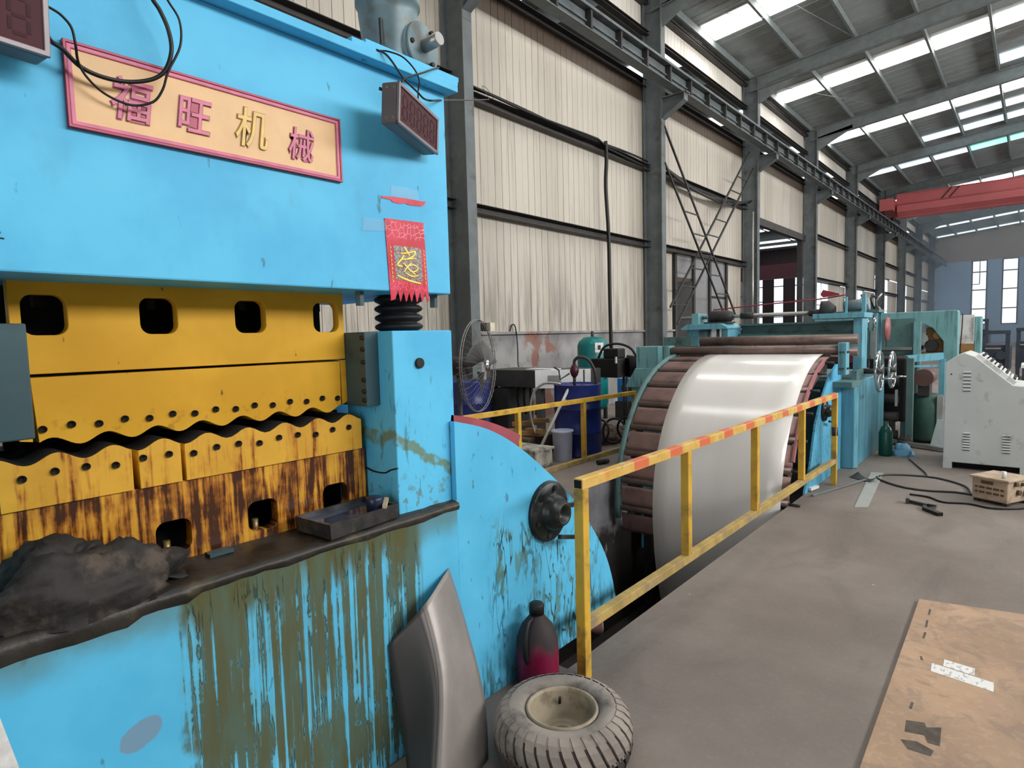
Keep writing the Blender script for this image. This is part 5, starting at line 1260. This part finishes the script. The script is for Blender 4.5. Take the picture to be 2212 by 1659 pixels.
# ------------------------------------------------------------------ things on the far side of the pit
def drum(x, y, label, z=0):
    d = thing('oil_drum', label, 'drum', (x, y, z), 'blue oil drums')
    r, h = .325, .99
    MB().lathe([(r, 0), (r + .006, .01), (r, .025), (r, .31), (r + .012, .325), (r, .34), (r, .64), (r + .012, .655), (r, .67), (r, h - .025), (r + .008, h - .01), (r + .006, h), (r - .01, h), (r - .012, h - .02), (.001, h - .02)], (x, y, z), n=40).build('drum_shell', m_navy, d)
    MB().cyl((x + .15, y - .1, z + h - .02), (x + .15, y - .1, z + h - .003), .03, n=14).build('bung', m_dark, d)
    return d
d1 = drum(-4.84, 7.06, 'navy blue oil drum with a hand pump, behind the far handrail')

d2 = dup(d1, (-6.74 + 4.84, 6.86 - 7.06, 0), 'navy blue oil drum farther left, behind the fan', 'blue oil drums')

lbl = MB(); lbl.box(-4.862, -4.80, 6.722, 6.734, .74, .80); tag(lbl.build('sticker', m_white), 'small white sticker on the side of the near blue drum', 'sticker')
hp = thing('hand_pump', 'dark red rotary hand pump with hose standing on the near blue drum', 'pump', (-4.82, 6.98, .97))
m_pump = paint('dark_red_pump', (70, 22, 34), .4)
MB().cyl((-4.83, 6.98, .971), (-4.83, 6.98, 1.10), .022, n=12).build('pump_tube', m_dark, hp)
MB().lathe([(.022, 1.08), (.045, 1.11), (.062, 1.16), (.058, 1.20), (.04, 1.24), (.022, 1.27)], (-4.83, 6.98, 0), n=20).build('pump_body', m_pump, hp)
MB().tube([(-4.83, 6.98, 1.26), (-4.82, 6.98, 1.32), (-4.75, 7.0, 1.365), (-4.66, 7.06, 1.33), (-4.59, 7.10, 1.20), (-4.57, 7.12, 1.05), (-4.58, 7.12, .975)], .022, 10, 5).build('pump_hose', m_dark, hp)
MB().tube([(-4.87, 6.92, 1.14), (-4.96, 6.82, 1.06), (-4.97, 6.81, 1.19), (-5.03, 6.78, 1.23)], .012, 8).build('crank_handle', m_dark, hp)
MB().tube([(-4.88, 6.72, 1.01), (-5.06, 6.60, 1.02), (-5.2, 6.52, .88), (-5.24, 6.5, .6), (-5.17, 6.52, .32)], .016, 8, 5).build('pump_hose', m_silver, hp)
tag(MB().cyl((-4.77, 6.78, .98), (-5.02, 6.30, .03), .020, n=10).build('pale_pipe', paint('pale_pipe', (196, 196, 186), .5)), 'pale pipe leaning against the near blue drum', 'pipe')
bk = thing('white_bucket', 'white plastic bucket beside the near blue drum', 'bucket', (-4.75, 6.56, 0))
m_bkt = paint('bluish_white_bucket', (186, 192, 216), .35)
MB().lathe([(.118, 0), (.121, .01), (.138, .38), (.148, .385), (.148, .41), (.134, .41), (.118, .02), (.001, .02)], (-4.75, 6.56, 0), n=30).build('bucket_body', m_bkt, bk)
MB().tube([(-4.75 + .15 * math.cos(a), 6.56 + .15 * math.sin(a), .39) for a in [i * .2 for i in range(17)]], .006, 6).build('bail', m_dark, bk)
pl_ = thing('scrap_tray', 'dirty white tray of scrap behind the far handrail', 'tray', (-5.05, 6.05, 0))
m_dw = paint('dirty_white', (190, 186, 176), .6, 0, .2, 8, (60, 58, 54), .6, 7)
MB().box(-5.35, -4.68, 5.88, 6.24, .0, .22).build('tray_body', m_dw, pl_, bevel=.015)
MB().box(-5.37, -4.66, 5.86, 6.26, .22, .245).build('tray_rim', m_dw, pl_)
for k, (x, y, dx, dy) in enumerate(((-5.6, 6.5, .5, .15), (-5.4, 6.62, .35, -.1), (-5.75, 6.7, .3, .3), (-5.5, 6.8, .2, .2))):
    tag(MB().bar((x, y, .30 + .05 * k), (x + dx, y + dy, .33 + .04 * k), .07, .06).build('scrap_timber', m_brownpl), ('brown scrap timber, lowest of the pile behind the white tray', 'brown scrap timber, second piece up behind the white tray', 'brown scrap timber, third piece up behind the white tray', 'brown scrap timber, topmost piece behind the white tray')[k], 'timber')
tag(MB().box(-5.95, -5.2, 6.38, 7.1, 0, .27).build('wooden_crate', paint('old_crate', (92, 78, 64), .8, 0, .25, 6), bevel=.01), 'old brown crate under the scrap timber', 'crate')
tag(MB().lathe([(.07, 0), (.075, .10), (.07, .11), (.001, .11)], (-5.55, 6.42, .27), n=18).build('tin_can', paint('rusty_tin', (140, 112, 84), .6)), 'rusty tin can on the old crate', 'can')
# work bench machine with white front
wb_ = thing('bench_machine', 'dark bench machine with a white front panel and grey legs by the wall', 'machine', (-5.6, 7.6, 0))
m_bdark = paint('bench_dark', (54, 54, 54), .5, 0, .2, 4)
MB().box(-6.75, -5.62, 7.25, 7.95, .88, 1.15).build('bench_body', m_bdark, wb_, bevel=.01)
MB().prism([(-5.62, 7.10), (-4.98, 7.62), (-5.02, 7.68), (-5.66, 7.16)], 'z', .89, 1.16).build('front_panel', m_white, wb_)
MB().prism([(-5.47, 7.215), (-5.32, 7.337), (-5.325, 7.343), (-5.475, 7.221)], 'z', .95, 1.08).build('panel_screen', m_silver, wb_)
MB().box(-5.62, -5.05, 7.55, 8.0, .88, 1.155).build('bench_body', m_bdark, wb_)
MB().box(-6.0, -5.5, 7.35, 7.6, 1.15, 1.165).build('paper_pad', m_white, wb_)
for x in (-6.68, -5.72, -5.15): MB().box(x - .05, x + .05, 7.3 + (.3 if x > -5.5 else 0), 7.4 + (.3 if x > -5.5 else 0), 0, .88).build('leg', m_steel, wb_)
MB().box(-6.70, -6.3, 7.25, 7.9, .15, .85).build('bench_cupboard', m_bdark, wb_)
for k in range(5): MB().tube([(-6.2 + .12 * k, 7.4, .88), (-6.2 + .13 * k, 7.38, .65), (-6.15 + .1 * k, 7.4, .45)], .02, 6, 3).build('hanging_cable', m_cable, wb_)
# tank
tk = thing('air_tank', 'tall green air receiver tank standing by the wall', 'tank', (-6.68, 10.3, 0))
MB().lathe([(.001, .16), (.18, .18), (.27, .24), (.30, .33), (.30, 1.46), (.27, 1.54), (.18, 1.62), (.001, 1.64)], (-6.68, 10.3, 0), n=40).build('tank_shell', m_green, tk)
for a in (0.4, 2.5, 4.6): MB().box(-6.68 + .24 * math.cos(a) - .03, -6.68 + .24 * math.cos(a) + .03, 10.3 + .24 * math.sin(a) - .03, 10.3 + .24 * math.sin(a) + .03, 0, .34).build('leg', m_dark, tk)
MB().cyl((-6.68, 10.3, 1.62), (-6.68, 10.3, 1.74), .03, n=10).build('safety_valve', m_dark, tk)
MB().cyl((-6.37, 10.27, .8), (-6.35, 10.27, 1.1), .02, n=8).build('gauge_pipe', m_chrome, tk)
th = math.radians(-38)
nm_ = MB(); e = Vector((math.cos(th), math.sin(th), 0)); t_ = Vector((-e.y, e.x, 0)); q0 = Vector((-6.68, 10.3, 1.42)) + e * .300 + t_ * .03
nm_.obox(q0, (.012, .17, .19), Matrix((e, t_, Vector((0, 0, 1)))).transposed()); np_ = nm_.build('name_plate', m_white, tk)
nm2 = MB().obox(q0 + e * .007, (.004, .06, .09), Matrix((e, t_, Vector((0, 0, 1)))).transposed()); nm2.build('plate_mark', m_dark, np_)
# black blower on a stand, blue case
bl = thing('blower', 'black blower with a cone mouth on a thin stand right of the green tank', 'blower', (-5.55, 9.4, 0))
MB().box(-5.95, -5.40, 9.1, 9.55, .92, 1.25).build('blower_case', m_black, bl, bevel=.02)
MB().cyl((-5.40, 9.45, 1.10), (-4.98, 9.8, 1.13), .20, .08, n=20).build('blower_cone', m_black, bl)
MB().box(-5.72, -5.42, 9.15, 9.4, 1.25, 1.42).build('blower_top', m_black, bl, bevel=.02)
MB().tube([(-5.85, 9.2, 1.25), (-5.75, 9.25, 1.45), (-5.55, 9.35, 1.50), (-5.35, 9.45, 1.42), (-5.25, 9.5, 1.25)], .022, 8, 5).build('carry_handle', m_black, bl)
MB().box(-5.44, -5.41, 9.08, 9.10, 1.17, 1.28).build('switch_plate', m_white, bl)
for x in (-5.46, -5.40): MB().cyl((x, 9.4, .02), (x, 9.4, .93), .022, n=10).build('stand_leg', m_dark, bl)
MB().box(-5.75, -5.1, 9.2, 9.6, 0, .02).build('stand_base', m_dark, bl)
bx = thing('blue_case', 'bright blue equipment case on a dark stand behind the blower', 'case', (-5.95, 10.7, 0))
MB().box(-6.25, -5.72, 10.5, 10.95, .34, .80).build('case_body', paint('bright_blue_case', (44, 118, 190), .4), bx, bevel=.015)
MB().box(-6.15, -5.82, 10.49, 10.50, .56, .66).build('case_band', m_dark, bx)
MB().box(-6.3, -5.7, 10.5, 10.95, 0, .34).build('case_stand', m_dark, bx)
# scrap heap, hose coils
tag(lump('scrap_heap', -5.12, 8.1, 0, .36, .36, .22, paint('brown_scrap', (88, 72, 62), .9, 0, .4, 9, bump=.6), 5, amp=.3), 'brown heap of scrap and dirt right of the near blue drum', 'scrap')
for k in range(3):
    c_ = Vector((-4.90 + .17 * k, 7.70 + .14 * k, .21 + .02 * k))
    tag(MB().tube([c_ + Vector((.16 * math.cos(a), .06 * math.sin(a * 1.0 + k), .18 * math.sin(a))) for a in [2 * PI * i / 18 for i in range(18)]], .017, 8, closed=True).build('hose_coil', m_cable), ('black hose coil leaning on the scrap heap, nearest the blue drum', 'black hose coil in the middle on the scrap heap', 'black hose coil farthest right on the scrap heap')[k], 'hose')
tag(MB().cyl((-4.2, 6.55, .035), (-4.15, 6.72, .035), .03, n=10).build('rag_roll', m_rag), 'small black scrap roll on the floor by the lower bar of the far handrail', 'scrap')
# industrial pedestal fan
fn = thing('pedestal_fan', 'big industrial pedestal fan with a wire cage beside the first steel column', 'fan', (-4.1, 4.03, 0))
fc = Vector((-3.92, 4.10, 1.40)); fa = math.radians(22); ax = Vector((math.cos(fa), math.sin(fa), 0)); sd = Vector((-ax.y, ax.x, 0)); up = Vector((0, 0, 1))
m_wire = paint('grey_wire', (128, 126, 122), .45, .4)
Rf = .425
m_blade = paint('grey_fan_blade', (84, 84, 82), .5)
def ring(off, r, w): return [fc + ax * off + sd * (r * math.cos(a)) + up * (r * math.sin(a)) for a in [2 * PI * i / 44 for i in range(44)]]
b = MB(); b.tube(ring(0, Rf, 0), .006, 6, closed=True); b.tube(ring(.02, Rf, 0), .004, 6, closed=True)
b.build('cage_ring', m_wire, fn)
b = MB()
for k in range(40):
    a = 2 * PI * k / 40; d = sd * math.cos(a) + up * math.sin(a)
    b.tube([fc + ax * .10 + d * .06, fc + ax * .09 + d * .25, fc + ax * .05 + d * .38, fc + d * Rf, fc - ax * .06 + d * .36, fc - ax * .08 + d * .12], .0013, 4)
b.build('cage_wires', m_wire, fn, kind='stuff')
MB().lathe([(.001, .115), (.05, .11), (.06, .09), (.001, .085)], fc, ax, 20).build('cage_badge', m_chrome, fn)
MB().lathe([(.05, -.30), (.09, -.28), (.09, -.10), (.05, -.08)], fc, ax, 20).build('fan_motor', m_dark, fn)
for k in range(3):
    a0 = 2 * PI * k / 3 + .5; rows = []
    for i in range(7):
        r = .06 + .24 * i / 6; row = []
        for j in range(5):
            a = a0 + (j / 4 - .5) * (1.05 - .2 * i / 6); row.append(fc + ax * (.03 - .10 * (j / 4 - .5)) + sd * (r * math.cos(a)) + up * (r * math.sin(a)))
        rows.append(row)
    MB().grid(rows, .003).build('blade', m_blade, fn)
MB().cyl(fc - ax * .19 - up * .09, fc - ax * .19 - up * 1.37, .024, n=12).build('pole', m_dark, fn)
bp = fc - ax * .19; MB().lathe([(.27, 0), (.27, .02), (.10, .05), (.03, .09)], (bp.x, bp.y, 0), n=28).build('base', m_dark, fn)
# socket box and wire on the first column
sk = MB().box(-7.60, -7.42, 8.02, 8.14, 1.78, 1.93).build('socket_box', m_dark); tag(sk, 'small socket box with a pale end on the dado by the first column', 'socket')
tag(MB().box(-7.42, -7.33, 8.02, 8.14, 1.78, 1.93).build('socket_cover', paint('cream_plastic', (206, 198, 176), .5)), 'cream cover at the end of the small socket box', 'socket')
cable([(-7.72, 9.0, 1.78), (-7.70, 9.05, 1.90), (-7.68, 9.12, 1.86), (-7.66, 9.15, 1.5), (-7.2, 8.6, 1.18), (-6.6, 7.9, 1.17)], .012, 'dark cable dropping from the dado sill to the bench machine')

# ------------------------------------------------------------------ lattice cross bracing in the bay with the walkway door
def lattice(p0, p1, w, n, label, ext):
    t = thing('cross_brace', label, 'brace', p0)
    p0 = Vector(p0); p1 = Vector(p1); d = (p1 - p0).normalized(); s_ = Vector((0, -d.z, d.y)) if d.z < 0 else Vector((0, -d.z, d.y))
    for k, q in enumerate((0, 1)):
        off = s_ * (w * q); MB().bar(p0 + off - d * (ext * q), p1 + off, .045, .045, (1, 0, 0)).build('brace_rail', m_dark, t)
    rg_ = None
    for i in range(1, n):
        a_ = p0 + (p1 - p0) * (i / n); b_ = a_ + s_ * w; b_ = b_ - d * ((b_.z - a_.z) / d.z); c = (a_ + b_) / 2
        if rg_ is None: rg_ = MB().bar(a_, b_, .03, .03, (1, 0, 0)).build('rung', m_dark, t)
        else: copy_mesh(rg_, 'rung', c, t)
lattice((-7.20, 14.55, 5.95), (-7.20, 18.9, 1.75), .63, 8, 'ladder like lattice brace descending to the right, from the second column', .62)
lattice((-7.32, 15.45, 1.9), (-7.32, 21.3, 7.1), .6, 10, 'ladder like lattice brace rising to the right, toward the third column', 0)
tag(MB().cyl((-7.30, 21.2, 0.0), (-7.2, 20.9, 5.6), .03, n=8).build('pale_pole', m_silver), 'thin pale pole leaning beside the third column', 'pole')
